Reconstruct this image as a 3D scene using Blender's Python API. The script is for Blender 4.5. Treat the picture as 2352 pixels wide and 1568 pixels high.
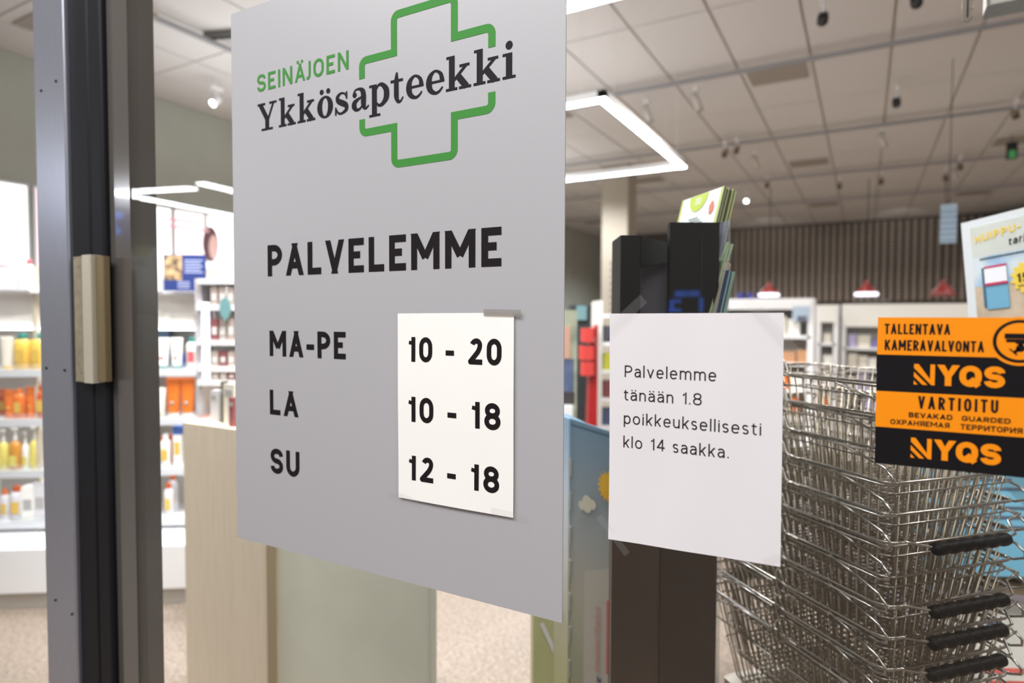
import bpy, bmesh, math, random
from mathutils import Vector, Matrix
random.seed(7)
R = math.radians
for o in list(bpy.data.objects): bpy.data.objects.remove(o)
sc = bpy.context.scene
COL = sc.collection
V = Vector

# ------------------------------------------------------------------ camera
FPX, PITCH, YAW, ROLL = 1439.0, R(2.064), R(29.35), 0.0034
CAM_D, CAM_H = 0.70, 1.50
r0 = V((math.cos(YAW), math.sin(YAW), 0)); f0 = V((-math.sin(YAW), math.cos(YAW), 0)); UP = V((0, 0, 1))
fw = f0 * math.cos(PITCH) - UP * math.sin(PITCH)
dn = -(f0 * math.sin(PITCH) + UP * math.cos(PITCH))
cr, sr = math.cos(ROLL), math.sin(ROLL)
cx_ = r0 * cr - dn * sr
cy_ = r0 * sr + dn * cr
CPOS = V((0, -CAM_D, CAM_H))
cam = bpy.data.cameras.new('camera')
cam.sensor_width = 36; cam.sensor_fit = 'HORIZONTAL'; cam.lens = FPX / 2352 * 36
cam.clip_start = 0.02; cam.clip_end = 100
cam.dof.use_dof = True; cam.dof.focus_distance = 0.80; cam.dof.aperture_fstop = 2.9; cam.dof.aperture_blades = 9
camo = bpy.data.objects.new('camera', cam); COL.objects.link(camo)
m3 = Matrix((cx_, -cy_, -fw)).transposed()
camo.matrix_world = Matrix.Translation(CPOS) @ m3.to_4x4()
sc.camera = camo

# ------------------------------------------------------------------ world, lights, exposure
w = bpy.data.worlds.new('world'); sc.world = w; w.use_nodes = True
w.node_tree.nodes['Background'].inputs[0].default_value = (1.0, 0.93, 0.86, 1)
w.node_tree.nodes['Background'].inputs[1].default_value = 0.20
sc.view_settings.view_transform = 'Standard'; sc.view_settings.look = 'None'
sc.view_settings.gamma = 1.0; sc.view_settings.exposure = 0.17; sc.view_settings.use_curve_mapping = False
sc.cycles.use_denoising = True
sc.cycles.max_bounces = 8; sc.cycles.diffuse_bounces = 4; sc.cycles.transparent_max_bounces = 24
sc.cycles.sample_clamp_indirect = 6.0
sc.cycles.caustics_reflective = False; sc.cycles.caustics_refractive = False

def area(name, loc, target, sx, sy, power, col=(1, 1, 1)):
    l = bpy.data.lights.new(name, 'AREA'); l.shape = 'RECTANGLE'; l.size = sx; l.size_y = sy
    l.energy = power; l.color = col
    o = bpy.data.objects.new(name, l); COL.objects.link(o); o.location = loc
    o.rotation_euler = (V(target) - V(loc)).to_track_quat('-Z', 'Y').to_euler()
    return o
def spotl(name, loc, target, power, col=(1, 1, 1), cone=150, radius=0.045):
    l = bpy.data.lights.new(name, 'SPOT'); l.energy = power; l.color = col; l.spot_size = R(cone); l.spot_blend = 0.6; l.shadow_soft_size = radius
    o = bpy.data.objects.new(name, l); COL.objects.link(o); o.location = loc
    o.rotation_euler = (V(target) - V(loc)).to_track_quat('-Z', 'Y').to_euler(); return o
WARM = (1.0, 0.955, 0.905); COOL = (0.95, 0.97, 1.0)
for yy, k_ in ((1.6, .6), (4.2, .75), (7.0, .9), (9.8, .85), (13.4, .8)):        # track lighting of the shop
    for xx in (-3.6, -0.8, 2.4):
        spotl('track_lamp', (xx, yy, 3.60), (xx, yy, 0), (150 if xx > -3 else 330) * k_, WARM if xx > -3 else COOL)
for xx in (-2.0, 0.6):
    spotl('slat_wall_fill', (xx, 13.9, 3.6), (xx, 15.8, 2.4), 26, WARM, 110)  # added fill spots that brighten the far slat wall
for tx_ in (-3.9, -3.0, -2.1, -1.1):                                           # added fill spots behind the glass, brightening counters and shelf fronts
    spotl('front_fill', (tx_ + .7, 0.45, 3.6), (tx_, 2.3, 0.9), 230, COOL, 95)
area('mall_light', (-0.4, -1.9, 3.6), (0.0, 0.0, 1.3), 4.5, 0.9, 112, (1.0, 0.985, 0.98))
for nm_, lc, pw in (('ceiling_fill', (-2.6, 4.2, 3.05), 6), ('left_ceiling_fill', (-4.3, 3.2, 2.95), 15), ('left_ceiling_fill', (-4.4, 7.0, 2.95), 10)):      # added upward fill lights that brighten the ceiling
    area(nm_, lc, (lc[0], lc[1], 5), 2.0, 2.0, pw, COOL)
area('mall_light_side', (3.6, -1.6, 2.6), (0.3, 0.0, 1.4), 1.2, 1.6, 20, (1.0, 0.97, 0.98))

# ------------------------------------------------------------------ helpers
def lin(c):
    return tuple((x / 12.92 if x <= 0.04045 else ((x + 0.055) / 1.055) ** 2.4) for x in (v / 255 for v in c))
_M = {}
def mat(name, rgb=(128, 128, 128), rough=0.5, metal=0.0, emit=0.0, noise=0.0, nscale=40.0, bump=0.0, coat=0.0,
        spec=0.5, trans=0.0, rgb2=None, stretch=None):
    if name in _M: return _M[name]
    m = bpy.data.materials.new(name); m.use_nodes = True; _M[name] = m
    nt = m.node_tree; b = nt.nodes['Principled BSDF']
    c = lin(rgb)
    b.inputs['Base Color'].default_value = (*c, 1)
    b.inputs['Roughness'].default_value = rough; b.inputs['Metallic'].default_value = metal
    b.inputs['Specular IOR Level'].default_value = spec
    b.inputs['Coat Weight'].default_value = coat
    if trans: b.inputs['Transmission Weight'].default_value = trans
    if emit:
        b.inputs['Emission Color'].default_value = (*c, 1); b.inputs['Emission Strength'].default_value = emit
    if noise or bump:
        tc = nt.nodes.new('ShaderNodeTexCoord'); n = nt.nodes.new('ShaderNodeTexNoise')
        n.inputs['Scale'].default_value = nscale; n.inputs['Detail'].default_value = 4
        src = tc.outputs['Object']
        if stretch:
            mp = nt.nodes.new('ShaderNodeMapping'); mp.inputs['Scale'].default_value = stretch
            nt.links.new(src, mp.inputs[0]); src = mp.outputs[0]
        nt.links.new(src, n.inputs['Vector'])
        if noise:
            rp = nt.nodes.new('ShaderNodeValToRGB')
            c2 = lin(rgb2) if rgb2 else tuple(x * (1 - noise) for x in c)
            rp.color_ramp.elements[0].position = 0.35; rp.color_ramp.elements[1].position = 0.65
            rp.color_ramp.elements[0].color = (*c2, 1); rp.color_ramp.elements[1].color = (*c, 1)
            nt.links.new(n.outputs['Fac'], rp.inputs[0]); nt.links.new(rp.outputs[0], b.inputs['Base Color'])
        if bump:
            bp = nt.nodes.new('ShaderNodeBump'); bp.inputs['Strength'].default_value = bump; bp.inputs['Distance'].default_value = 0.002
            nt.links.new(n.outputs['Fac'], bp.inputs['Height']); nt.links.new(bp.outputs[0], b.inputs['Normal'])
    return m

def clear_mat(name, tint=(1, 1, 1), ior=1.5, rough=0.0, haze=0.0, hazecol=(0.8, 0.8, 0.8), boost=1.0):
    """thin clear sheet: see-through with Fresnel reflection"""
    if name in _M: return _M[name]
    m = bpy.data.materials.new(name); m.use_nodes = True; _M[name] = m
    nt = m.node_tree; nt.nodes.clear()
    out = nt.nodes.new('ShaderNodeOutputMaterial'); t = nt.nodes.new('ShaderNodeBsdfTransparent'); g = nt.nodes.new('ShaderNodeBsdfGlossy')
    t.inputs[0].default_value = (*tint, 1); g.inputs['Roughness'].default_value = rough
    ge = nt.nodes.new('ShaderNodeNewGeometry'); dt = nt.nodes.new('ShaderNodeVectorMath'); dt.operation = 'DOT_PRODUCT'
    nt.links.new(ge.outputs['Normal'], dt.inputs[0]); nt.links.new(ge.outputs['Incoming'], dt.inputs[1])
    def mth(op, a, b=None):
        q = nt.nodes.new('ShaderNodeMath'); q.operation = op
        for i, z in enumerate((a, b)):
            if z is None: continue
            if isinstance(z, (int, float)): q.inputs[i].default_value = z
            else: nt.links.new(z, q.inputs[i])
        return q.outputs[0]
    f0_ = ((ior - 1) / (ior + 1)) ** 2
    sch = mth('ADD', mth('MULTIPLY', mth('POWER', mth('SUBTRACT', 1.0, mth('ABSOLUTE', dt.outputs['Value'])), 5.0), 1 - f0_), f0_)   # Schlick, same from both sides
    mx = nt.nodes.new('ShaderNodeMixShader')
    mu = nt.nodes.new('ShaderNodeMath'); mu.operation = 'MULTIPLY'; mu.inputs[1].default_value = boost
    nt.links.new(sch, mu.inputs[0]); nt.links.new(mu.outputs[0], mx.inputs[0])
    nt.links.new(t.outputs[0], mx.inputs[1]); nt.links.new(g.outputs[0], mx.inputs[2])
    last = mx
    if haze:
        d = nt.nodes.new('ShaderNodeBsdfDiffuse'); d.inputs[0].default_value = (*hazecol, 1)
        m2 = nt.nodes.new('ShaderNodeMixShader'); m2.inputs[0].default_value = haze
        nt.links.new(mx.outputs[0], m2.inputs[1]); nt.links.new(d.outputs[0], m2.inputs[2]); last = m2
    nt.links.new(last.outputs[0], out.inputs[0])
    return m

class MB:
    def __init__(s): s.v = []; s.f = []; s.smooth = []
    def add(s, vs, fs, smooth=False):
        b = len(s.v); s.v += [tuple(v) for v in vs]
        for f in fs: s.f.append([b + i for i in f]); s.smooth.append(smooth)
        return s
    def box(s, x0, x1, y0, y1, z0, z1, mtx=None):
        vs = [V((x, y, z)) for x in (x0, x1) for y in (y0, y1) for z in (z0, z1)]
        if mtx: vs = [mtx @ v for v in vs]
        return s.add(vs, [(0, 1, 3, 2), (4, 6, 7, 5), (0, 4, 5, 1), (2, 3, 7, 6), (0, 2, 6, 4), (1, 5, 7, 3)])
    def rbox(s, x0, x1, y0, y1, z0, z1, r=0.004, axis='z', n=3):
        """box with rounded vertical edges"""
        pts = []
        for (cx, cy, a0) in ((x1 - r, y1 - r, 0), (x0 + r, y1 - r, 90), (x0 + r, y0 + r, 180), (x1 - r, y0 + r, 270)):
            for k in range(n + 1):
                a = R(a0 + 90 * k / n); pts.append((cx + r * math.cos(a), cy + r * math.sin(a)))
        N = len(pts)
        vs = [(x, y, z0) for x, y in pts] + [(x, y, z1) for x, y in pts]
        return s.add(vs, [(i, (i + 1) % N, N + (i + 1) % N, N + i) for i in range(N)] + [tuple(range(N))[::-1], tuple(range(N, 2 * N))])
    def tube(s, pts, r, n=6, closed=False, radii=None):
        pts = [V(p) for p in pts]; m = len(pts); rings = []
        prev = None
        for i, p in enumerate(pts):
            if closed: t = pts[(i + 1) % m] - pts[i - 1]
            else: t = pts[min(i + 1, m - 1)] - pts[max(i - 1, 0)]
            t.normalize()
            a = prev - t * prev.dot(t) if prev is not None else (t.cross(UP) if abs(t.z) < 0.9 else t.cross(V((1, 0, 0))))
            if a.length < 1e-6: a = t.cross(V((0.3, 1, 0.2)))
            a.normalize(); b = t.cross(a); prev = a
            rr = radii[i] if radii else r
            rings.append([p + (a * math.cos(2 * math.pi * k / n) + b * math.sin(2 * math.pi * k / n)) * rr for k in range(n)])
        vs = [v for rg in rings for v in rg]; fs = []
        for i in range(m if closed else m - 1):
            j = (i + 1) % m
            for k in range(n):
                k2 = (k + 1) % n; fs.append((i * n + k, i * n + k2, j * n + k2, j * n + k))
        if not closed: fs += [tuple(range(n))[::-1], tuple(range((m - 1) * n, m * n))]
        return s.add(vs, fs, True)
    def lathe(s, prof, n=14, c=(0, 0), sx=1.0, sy=1.0):
        vs = []; fs = []
        for (r, z) in prof:
            for k in range(n):
                a = 2 * math.pi * k / n; vs.append((c[0] + r * math.cos(a) * sx, c[1] + r * math.sin(a) * sy, z))
        for i in range(len(prof) - 1):
            for k in range(n):
                k2 = (k + 1) % n; fs.append((i * n + k, i * n + k2, (i + 1) * n + k2, (i + 1) * n + k))
        s.add(vs, fs, True)
        b = len(vs)
        s.add([vs[k] for k in range(n)], [tuple(range(n))[::-1]]); s.add([vs[b - n + k] for k in range(n)], [tuple(range(n))])
        return s
    def quad(s, a, b, c, d): return s.add([a, b, c, d], [(0, 1, 2, 3)])
    def slab(s, pts, d):
        """polygon pts extruded by vector d"""
        n = len(pts); vs = [V(p) for p in pts] + [V(p) + d for p in pts]
        return s.add(vs, [tuple(range(n)), tuple(range(n, 2 * n))[::-1]] + [((i + 1) % n, i, n + i, n + (i + 1) % n) for i in range(n)])
    def mesh(s, name, material):
        me = bpy.data.meshes.new(name); me.from_pydata(s.v, [], s.f)
        me.polygons.foreach_set('use_smooth', s.smooth); me.materials.append(material); me.update(); return me
    def build(s, name, material, parent=None):
        o = bpy.data.objects.new(name, s.mesh(name, material)); COL.objects.link(o)
        if parent: o.parent = parent
        return o

def tag(o, label=None, cat=None, group=None, kind=None):
    if label: o['label'] = label
    if cat: o['category'] = cat
    if group: o['group'] = group
    if kind: o['kind'] = kind
    return o
def thing(name, label, cat, loc=(0, 0, 0), rz=0.0, group=None):
    o = bpy.data.objects.new(name, None); COL.objects.link(o); o.empty_display_size = 0.05
    o.location = loc; o.rotation_euler = (0, 0, rz)
    return tag(o, label, cat, group)
def copy_tree(o, parent=None):
    c = o.copy(); COL.objects.link(c)
    if parent: c.parent = parent
    for ch in list(o.children): copy_tree(ch, c)
    return c

def ray(px, py):
    x, y = px - 1176, py - 784
    return cx_ * x + cy_ * y + fw * FPX
def at_y(px, py, y=0.0):
    d = ray(px, py); t = (y - CPOS.y) / d.y; return CPOS + d * t
def at_x(px, py, x):
    d = ray(px, py); return CPOS + d * ((x - CPOS.x) / d.x)
def at_z(px, py, z):
    d = ray(px, py); return CPOS + d * ((z - CPOS.z) / d.z)
def at_Z(px, py, Z):                        # at a distance Z along the view direction
    d = ray(px, py); return CPOS + d * (Z / FPX)
def on_plane(px, py, p0, n):
    d = ray(px, py); return CPOS + d * ((p0 - CPOS).dot(n) / d.dot(n))

# lettering: a monoline sans drawn stroke by stroke; every glyph is (width, strokes), a stroke is [closed, (x, y, corner radius) ...], x in 0..1
def _rr(x0, y0, x1, y1, r): return [1, (x0, y0, r), (x0, y1, r), (x1, y1, r), (x1, y0, r)]
GL = {
 'A': (.64, [[0, (0, 0), (.5, 1)], [0, (1, 0), (.5, 1)], [0, (.2, .27), (.8, .27)]]), 'B': (.58, [[0, (0, 0), (0, 1)], [0, (0, 1), (.93, 1, .22), (.93, .53, .22), (0, .53)], [0, (0, .53), (1, .53, .25), (1, 0, .25), (0, 0)]]),
 'D': (.62, [[1, (0, 0), (0, 1), (1, 1, .32), (1, 0, .32)]]), 'E': (.50, [[0, (1, 1), (0, 1), (0, 0), (1, 0)], [0, (0, .52), (.9, .52)]]), 'H': (.60, [[0, (0, 0), (0, 1)], [0, (1, 0), (1, 1)], [0, (0, .5), (1, .5)]]),
 'G': (.62, [[0, (1, .76), (1, 1, .28), (0, 1, .28), (0, 0, .28), (1, 0, .28), (1, .46), (.55, .46)]]), 'I': (0, [[0, (.5, 0), (.5, 1)]]), 'J': (.32, [[0, (1, 1), (1, 0, .24), (0, 0, .1)]]),
 'K': (.62, [[0, (0, 0), (0, 1)], [0, (.02, .30), (1, 1)], [0, (.36, .56), (1, 0)]]), 'L': (.48, [[0, (0, 1), (0, 0), (1, 0)]]), 'M': (.80, [[0, (0, 0), (0, 1)], [0, (1, 0), (1, 1)], [0, (0, 1), (.5, .28)], [0, (1, 1), (.5, .28)]]),
 'N': (.62, [[0, (0, 0), (0, 1)], [0, (1, 0), (1, 1)], [0, (0, 1), (1, 0)]]), 'O': (.62, [_rr(0, 0, 1, 1, .31)]), 'P': (.56, [[0, (0, 0), (0, 1)], [0, (0, 1), (1, 1, .28), (1, .43, .28), (0, .43)]]),
 'Q': (.66, [_rr(0, 0, 1, 1, .31), [0, (.5, .34), (1.02, -.12)]]), 'R': (.58, [[0, (0, 0), (0, 1)], [0, (0, 1), (1, 1, .27), (1, .46, .27), (0, .46)], [0, (.45, .46), (1, 0)]]),
 'S': (.58, [[0, (1, .76), (1, 1, .25), (0, 1, .25), (0, .53, .22), (1, .49, .22), (1, 0, .25), (0, 0, .25), (0, .24)]]), 'T': (.56, [[0, (0, 1), (1, 1)], [0, (.5, 0), (.5, 1)]]), 'U': (.60, [[0, (0, 1), (0, 0, .28), (1, 0, .28), (1, 1)]]),
 'V': (.62, [[0, (0, 1), (.5, 0)], [0, (1, 1), (.5, 0)]]), 'Y': (.64, [[0, (0, 1), (.5, .42), (1, 1)], [0, (.5, .5), (.5, 0)]]), 'X': (.62, [[0, (0, 0), (1, 1)], [0, (0, 1), (1, 0)]]),
 'И': (.62, [[0, (0, 0), (0, 1)], [0, (1, 0), (1, 1)], [0, (0, 0), (1, 1)]]), 'Я': (.58, [[0, (1, 0), (1, 1)], [0, (1, 1), (0, 1, .27), (0, .46, .27), (1, .46)], [0, (.55, .46), (0, 0)]]),
 '-': (.34, [[0, (0, .38), (1, .38)]]), '0': (.56, [_rr(0, 0, 1, 1, .28)]), '1': (.32, [[0, (1, 0), (1, 1)], [0, (1, .92), (0, .74)]]), '2': (.56, [[0, (0, .84), (.3, 1, .15), (.98, 1, .28), (.98, .60, .2), (0, 0, .02), (1, 0)]]),
 '8': (.58, [_rr(.05, .53, .95, 1, .25), _rr(0, 0, 1, .53, .27)]), '4': (.58, [[0, (.74, 0), (.74, 1)], [0, (.70, 1), (0, .28)], [0, (0, .26), (1, .26)]]),
 '5': (.54, [[0, (.95, 1), (.1, 1), (.05, .58), (1, .62, .27), (1, 0, .27), (0, 0, .2), (0, .14)]]), '9': (.56, [_rr(0, .42, 1, 1, .27), [0, (1, .7), (1, 0, .3), (.1, 0)]]),
 'a': (.46, [[0, (.03, .60), (.12, .72, .12), (1, .72, .24), (1, 0)], [0, (1, .43), (0, .43, .2), (0, 0, .2), (.75, 0, .2), (1, .20)]]), 'e': (.50, [[0, (0, .37), (1, .37), (1, .72, .26), (0, .72, .26), (0, 0, .26), (.80, 0, .12), (.95, .10)]]),
 'l': (0, [[0, (.5, 0), (.5, 1.04)]]), 'v': (.50, [[0, (0, .72), (.5, 0)], [0, (1, .72), (.5, 0)]]), 'm': (.80, [[0, (0, 0), (0, .72)], [0, (0, .46), (0, .72, .24), (.5, .72, .22), (.5, 0)], [0, (.5, .46), (.5, .72, .24), (1, .72, .22), (1, 0)]]),
 'n': (.46, [[0, (0, 0), (0, .72)], [0, (0, .46), (0, .72, .24), (1, .72, .22), (1, 0)]]), 'u': (.46, [[0, (1, 0), (1, .72)], [0, (1, .26), (1, 0, .24), (0, 0, .22), (0, .72)]]), 'p': (.50, [[0, (0, -.28), (0, .72)], _rr(0, 0, 1, .72, .26)]),
 'd': (.50, [[0, (1, 0), (1, 1.04)], _rr(0, 0, 1, .72, .26)]), 'o': (.52, [_rr(0, 0, 1, .72, .27)]), 'i': (0, [[0, (.5, 0), (.5, .72)], [2, (.5, .95)]]), 'k': (.44, [[0, (0, 0), (0, 1.04)], [0, (0, .26), (.95, .72)], [0, (.35, .44), (1, 0)]]),
 's': (.40, [[0, (.94, .63), (.8, .72, .12), (0, .72, .18), (0, .38, .16), (1, .34, .16), (1, 0, .18), (.15, 0, .12), (0, .09)]]), 't': (.32, [[0, (.35, .95), (.35, 0, .16), (1, 0)], [0, (0, .72), (1, .72)]]), 'r': (.28, [[0, (0, 0), (0, .72)], [0, (0, .46), (0, .72, .22), (1, .70)]]),
 'j': (.14, [[0, (1, .72), (1, -.26, .14), (0, -.26)], [2, (1, .95)]]), '.': (0, [[2, (.5, .03)]]), '/': (.36, [[0, (0, -.05), (1, 1.05)]]),
}
GL['Ä'] = (GL['A'][0], GL['A'][1] + [[2, (.24, 1.22)], [2, (.76, 1.22)]]); GL['ä'] = (GL['a'][0], GL['a'][1] + [[2, (.16, .95)], [2, (.84, .95)]])
for c_, d_ in zip('ОХРАНЕМТ', 'OXPAHEMT'): GL[c_] = GL[d_]
def _stroke_polys(st, Wd, t, ox):
    kind = st[0]
    fx = lambda x: ox + (t / 2 + x * max(Wd - t, 0)); yt = lambda y: t / 2 + y * (1 - t) if 0 <= y <= 1 else (y * (1 - t) + t / 2)
    if kind == 2:
        x, y = fx(st[1][0]), yt(st[1][1]); r = t * .58
        return [[(x + r * math.cos(k * math.pi / 6), y + r * math.sin(k * math.pi / 6)) for k in range(12)]]
    raw = [(fx(p[0]), yt(p[1]), p[2] if len(p) > 2 else 0) for p in st[1:]]; n = len(raw)
    for i, j in ((0, 1), (n - 1, n - 2)):                      # keep the feet of slanted strokes inside the glyph width
        if kind == 0 and st[1 + i][0] in (0, 1):
            dx_, dy_ = raw[j][0] - raw[i][0], raw[j][1] - raw[i][1]; l_ = math.hypot(dx_, dy_)
            if abs(dx_) > .03 * l_ and abs(dy_) > .35 * l_: ex = t / 2 * (l_ / abs(dy_) - 1) + t / 2 * abs(dx_ / dy_) * .5; raw[i] = (raw[i][0] + (ex if st[1 + i][0] == 0 else -ex), raw[i][1], raw[i][2])
    P = []; closed = kind == 1
    for i, (x, y, rd) in enumerate(raw):
        if not rd or (not closed and i in (0, n - 1)): P.append(V((x, y))); continue
        A0, B0 = V(raw[i - 1][:2]), V(raw[(i + 1) % n][:2]); p = V((x, y)); la, lb = (A0 - p).length, (B0 - p).length
        ra = min(rd, la * (.5 if raw[i - 1][2] or closed else 1)); rb = min(rd, lb * (.5 if raw[(i + 1) % n][2] or closed else 1))
        a_, b_ = p + (A0 - p) / la * ra, p + (B0 - p) / lb * rb; h1, h2 = a_.lerp(p, .56), b_.lerp(p, .56)
        for k in range(7):
            u = k / 6; P.append(a_ * (1 - u) ** 3 + h1 * 3 * u * (1 - u) ** 2 + h2 * 3 * u * u * (1 - u) + b_ * u ** 3)
    Q = [P[0]]
    for q in P[1:]:
        if (q - Q[-1]).length > 1e-5: Q.append(q)
    if closed and (Q[0] - Q[-1]).length < 1e-5: Q.pop()
    P = Q; n = len(P); L = []; Rr = []
    for i in range(n):
        d1 = (P[i] - P[i - 1]).normalized() if (i or closed) else None; d2 = (P[(i + 1) % n] - P[i]).normalized() if (i < n - 1 or closed) else None
        if d1 is None: d1 = d2
        if d2 is None: d2 = d1
        n1, n2 = V((-d1.y, d1.x)), V((-d2.y, d2.x)); m_ = (n1 + n2).normalized(); k_ = t / 2 / max(.55, m_.dot(n1))
        L.append(P[i] + m_ * k_); Rr.append(P[i] - m_ * k_)
    if not closed:
        for i, j in ((0, 1), (n - 1, n - 2)):
            d = (P[i] - P[j]).normalized(); src = st[1] if i == 0 else st[-1]
            if abs(d.y) > .35 and src[1] in (0, 1, .72, 1.04, -.28):
                yb = {0: 0, 1: 1, .72: yt(.72) + t / 2, 1.04: 1.04, -.28: -.28}[src[1]]
                for S_ in (L, Rr): S_[i] = S_[i] + d * ((yb - S_[i].y) / d.y)
            elif abs(d.x) > .8 and src[0] in (0, 1) and n == 2 or (abs(d.x) > .8 and src[0] == 1):
                for S_ in (L, Rr): S_[i] = S_[i] + d * (t / 2)
    return [[tuple(L[i]), tuple(L[(i + 1) % n]), tuple(Rr[(i + 1) % n]), tuple(Rr[i])] for i in range(n if closed else n - 1)]
def text_on(mb, body, org, ux, uz, width, caph, bold=.12, spacing=1.0, warp=None):
    t = bold; gap = (.10 + t * .35) * spacing; ws = [(GL[c][0] if c != ' ' else .22) for c in body]
    fixed = sum(t for c, w_ in zip(body, ws) if w_ == 0); flex = sum(w_ for w_ in ws) + gap * (len(body) - 1 - .8 * body.count('J'))
    k = (width / caph - fixed) / flex; x = 0; up_ = ux.cross(uz).normalized(); no = 0
    for c, w_ in zip(body, ws):
        if c == 'J': x -= gap * k * .8
        W_ = w_ * k if w_ else t
        if c != ' ':
            for st in GL[c][1]:
                for pz in _stroke_polys(st, W_, t, x):
                    no += 1; vs = [org + up_ * (8e-6 * (no % 24)) + ux * (q[0] * caph) + uz * (q[1] * caph) for q in pz]
                    nn_ = (vs[1] - vs[0]).cross(vs[2] - vs[1])
                    if nn_.dot(ux.cross(uz)) < 0: vs = vs[::-1]
                    mb.add([warp(v) for v in vs] if warp else vs, [tuple(range(len(vs)))])
        x += W_ + gap * k
X, Y, Z = V((1, 0, 0)), V((0, 1, 0)), V((0, 0, 1))
def glass_text(body, pl, bl, pr, br, top, y, bold=.12, spacing=1.0, warp=None, mb=None):
    a = at_y(pl, bl, y); b = at_y(pr, br, y); t = at_y(pl, top, y)
    z = (a.z + b.z) / 2
    mb = mb or MB()
    text_on(mb, body, V((a.x, y, z)), X, Z, b.x - a.x, t.z - a.z, bold, spacing, warp)
    return mb

# ------------------------------------------------------------------ materials
M_floor = mat('terrazzo', (164, 149, 135), 0.45, noise=1, rgb2=(126, 110, 97), nscale=55)
M_tile = mat('ceiling_tile', (216, 213, 212), 0.9)
M_tgrid = mat('ceiling_grid', (205, 194, 180), 0.7)
M_wallg = mat('grey_green_paint', (182, 186, 176), 0.8, noise=0.06, nscale=3)
M_dark = mat('dark_brown_wall', (70, 59, 52), 0.8)
M_slat = mat('dark_oak_slat', (172, 156, 142), 0.7, noise=0.3, nscale=14, stretch=(1, 1, 0.2))
M_white = mat('white_laminate', (236, 236, 238), 0.4)
M_white2 = mat('white_metal', (240, 240, 242), 0.3)
M_offw = mat('warm_white_panel', (218, 213, 206), 0.6)
M_alu = mat('brushed_aluminium', (182, 186, 200), 0.3, 0.75, noise=0.12, nscale=30, stretch=(40, 40, 0.6))
M_rub = mat('black_rubber', (18, 19, 25), 0.5, spec=.25)
M_blackgl = mat('black_glossy_profile', (88, 84, 80), 0.14, coat=0.6)
M_nickel = mat('worn_nickel', (168, 158, 134), 0.42, 0.35, noise=0.2, nscale=60)
M_black = mat('black_plastic', (8, 8, 10), 0.5, spec=.2)
M_chrome = mat('chrome_wire', (176, 172, 166), 0.2, 1.0)
M_chrome2 = mat('chrome_wire_thin', (158, 148, 132), 0.3, 0.9)
M_ink = mat('black_ink', (30, 26, 28), 0.6, spec=.15)
M_green = mat('green_print', (66, 140, 62), 0.6, spec=.2)
M_paper = mat('bright_paper', (254, 253, 250), 0.8, noise=0.012, nscale=20)
M_paper2 = mat('copy_paper', (232, 229, 233), 0.85, noise=0.012, nscale=9)
M_poster = mat('grey_frosted_film', (181, 181, 186), 0.38, noise=0.02, nscale=900)
M_or = mat('orange_vinyl', (250, 147, 2), 0.55, spec=.3)
M_bk = mat('black_vinyl', (20, 18, 22), 0.5, spec=.2)
M_tape = clear_mat('clear_tape', (0.985, 0.985, 0.98), 1.45, 0.25, haze=0.05, boost=.6)
M_glass = clear_mat('shop_glass', (0.985, 0.99, 0.985), 1.52, 0.0, boost=0.8)
M_acryl = clear_mat('clear_acrylic', (0.96, 0.97, 0.97), 1.4, 0.05, haze=0.10, hazecol=(.9, .92, .94))
M_led = mat('led_light', (245, 249, 255), emit=15.0)
M_ledm = mat('mall_led_light', (245, 249, 255), emit=45.0)
M_led2 = mat('shelf_led', (246, 249, 255), emit=5)
M_lightbox = mat('lightbox_white', (244, 247, 250), emit=1.7)

# ------------------------------------------------------------------ structure: floor, walls, ceiling
CEIL = 3.78; XL, XR, YB = -6.45, 4.6, 15.8
mb = MB(); mb.box(XL - 0.2, XR + 2, -4.5, YB + 0.3, -0.1, 0.0); tag(mb.build('floor', M_floor), kind='structure')
mb = MB(); mb.box(XL - 0.2, XR + 2, 0.05, YB + 0.3, CEIL + 0.03, CEIL + 0.1); ceil = tag(mb.build('ceiling', M_tgrid), kind='structure')
TW, TL_ = 0.60, 1.25
mb = MB(); mb.box(0.010, TW - 0.010, 0.007, TL_ - 0.007, 0, 0.03); tile_me = mb.mesh('ceiling_tile', M_tile)
M_vent = mat('grey_vent_tile', (158, 149, 140), 0.8)
vent_me = mb.mesh('ceiling_vent_tile', M_vent)
x = XL; nt_ = 0; ix = 0
while x < XR - 0.1:
    y = 0.35; iy = 0
    while y < YB - 0.2:
        vent = (ix % 4 == 1 and iy % 3 == 1) 
        o = bpy.data.objects.new('ceiling_tile', tile_me); COL.objects.link(o); o.parent = ceil
        o.location = (x, y, CEIL - 0.0 - 0.0005 + random.uniform(0, 0.002))
        if vent:
            v_ = bpy.data.objects.new('vent_grille', MB().box(0.05, 0.55, 0.1, 0.5, -0.012, 0).mesh('vent_grille', M_vent)); COL.objects.link(v_); v_.parent = o
        y += TL_; iy += 1; nt_ += 1
    x += TW; ix += 1
mb = MB(); mb.box(XL - 0.15, XL, 0.05, YB + 0.2, 0, CEIL + 0.05); tag(mb.build('wall_left', M_wallg), kind='structure')
mb = MB(); mb.box(XL, XR + 2, YB, YB + 0.15, 0, CEIL + 0.05); wb = tag(mb.build('wall_back', M_dark), kind='structure')
smb = MB(); smb.box(0, 0.075, -0.05, 0, 1.95, CEIL - 0.05); slat_me = smb.mesh('wall_slat', M_slat)
x = -3.6
while x < 2.2:
    o = bpy.data.objects.new('wall_slat', slat_me); COL.objects.link(o); o.parent = wb; o.location = (x, YB, 0); x += 0.145
mb = MB()
for k in range(22): mb.box(-3.6, 2.2, YB - 0.07, YB - 0.05, 2.0 + k * 0.08, 2.015 + k * 0.08)
o = mb.build('crossing_lath', mat('crossing_lath', (78, 68, 60), 0.8), wb); o['kind'] = 'stuff'
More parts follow.
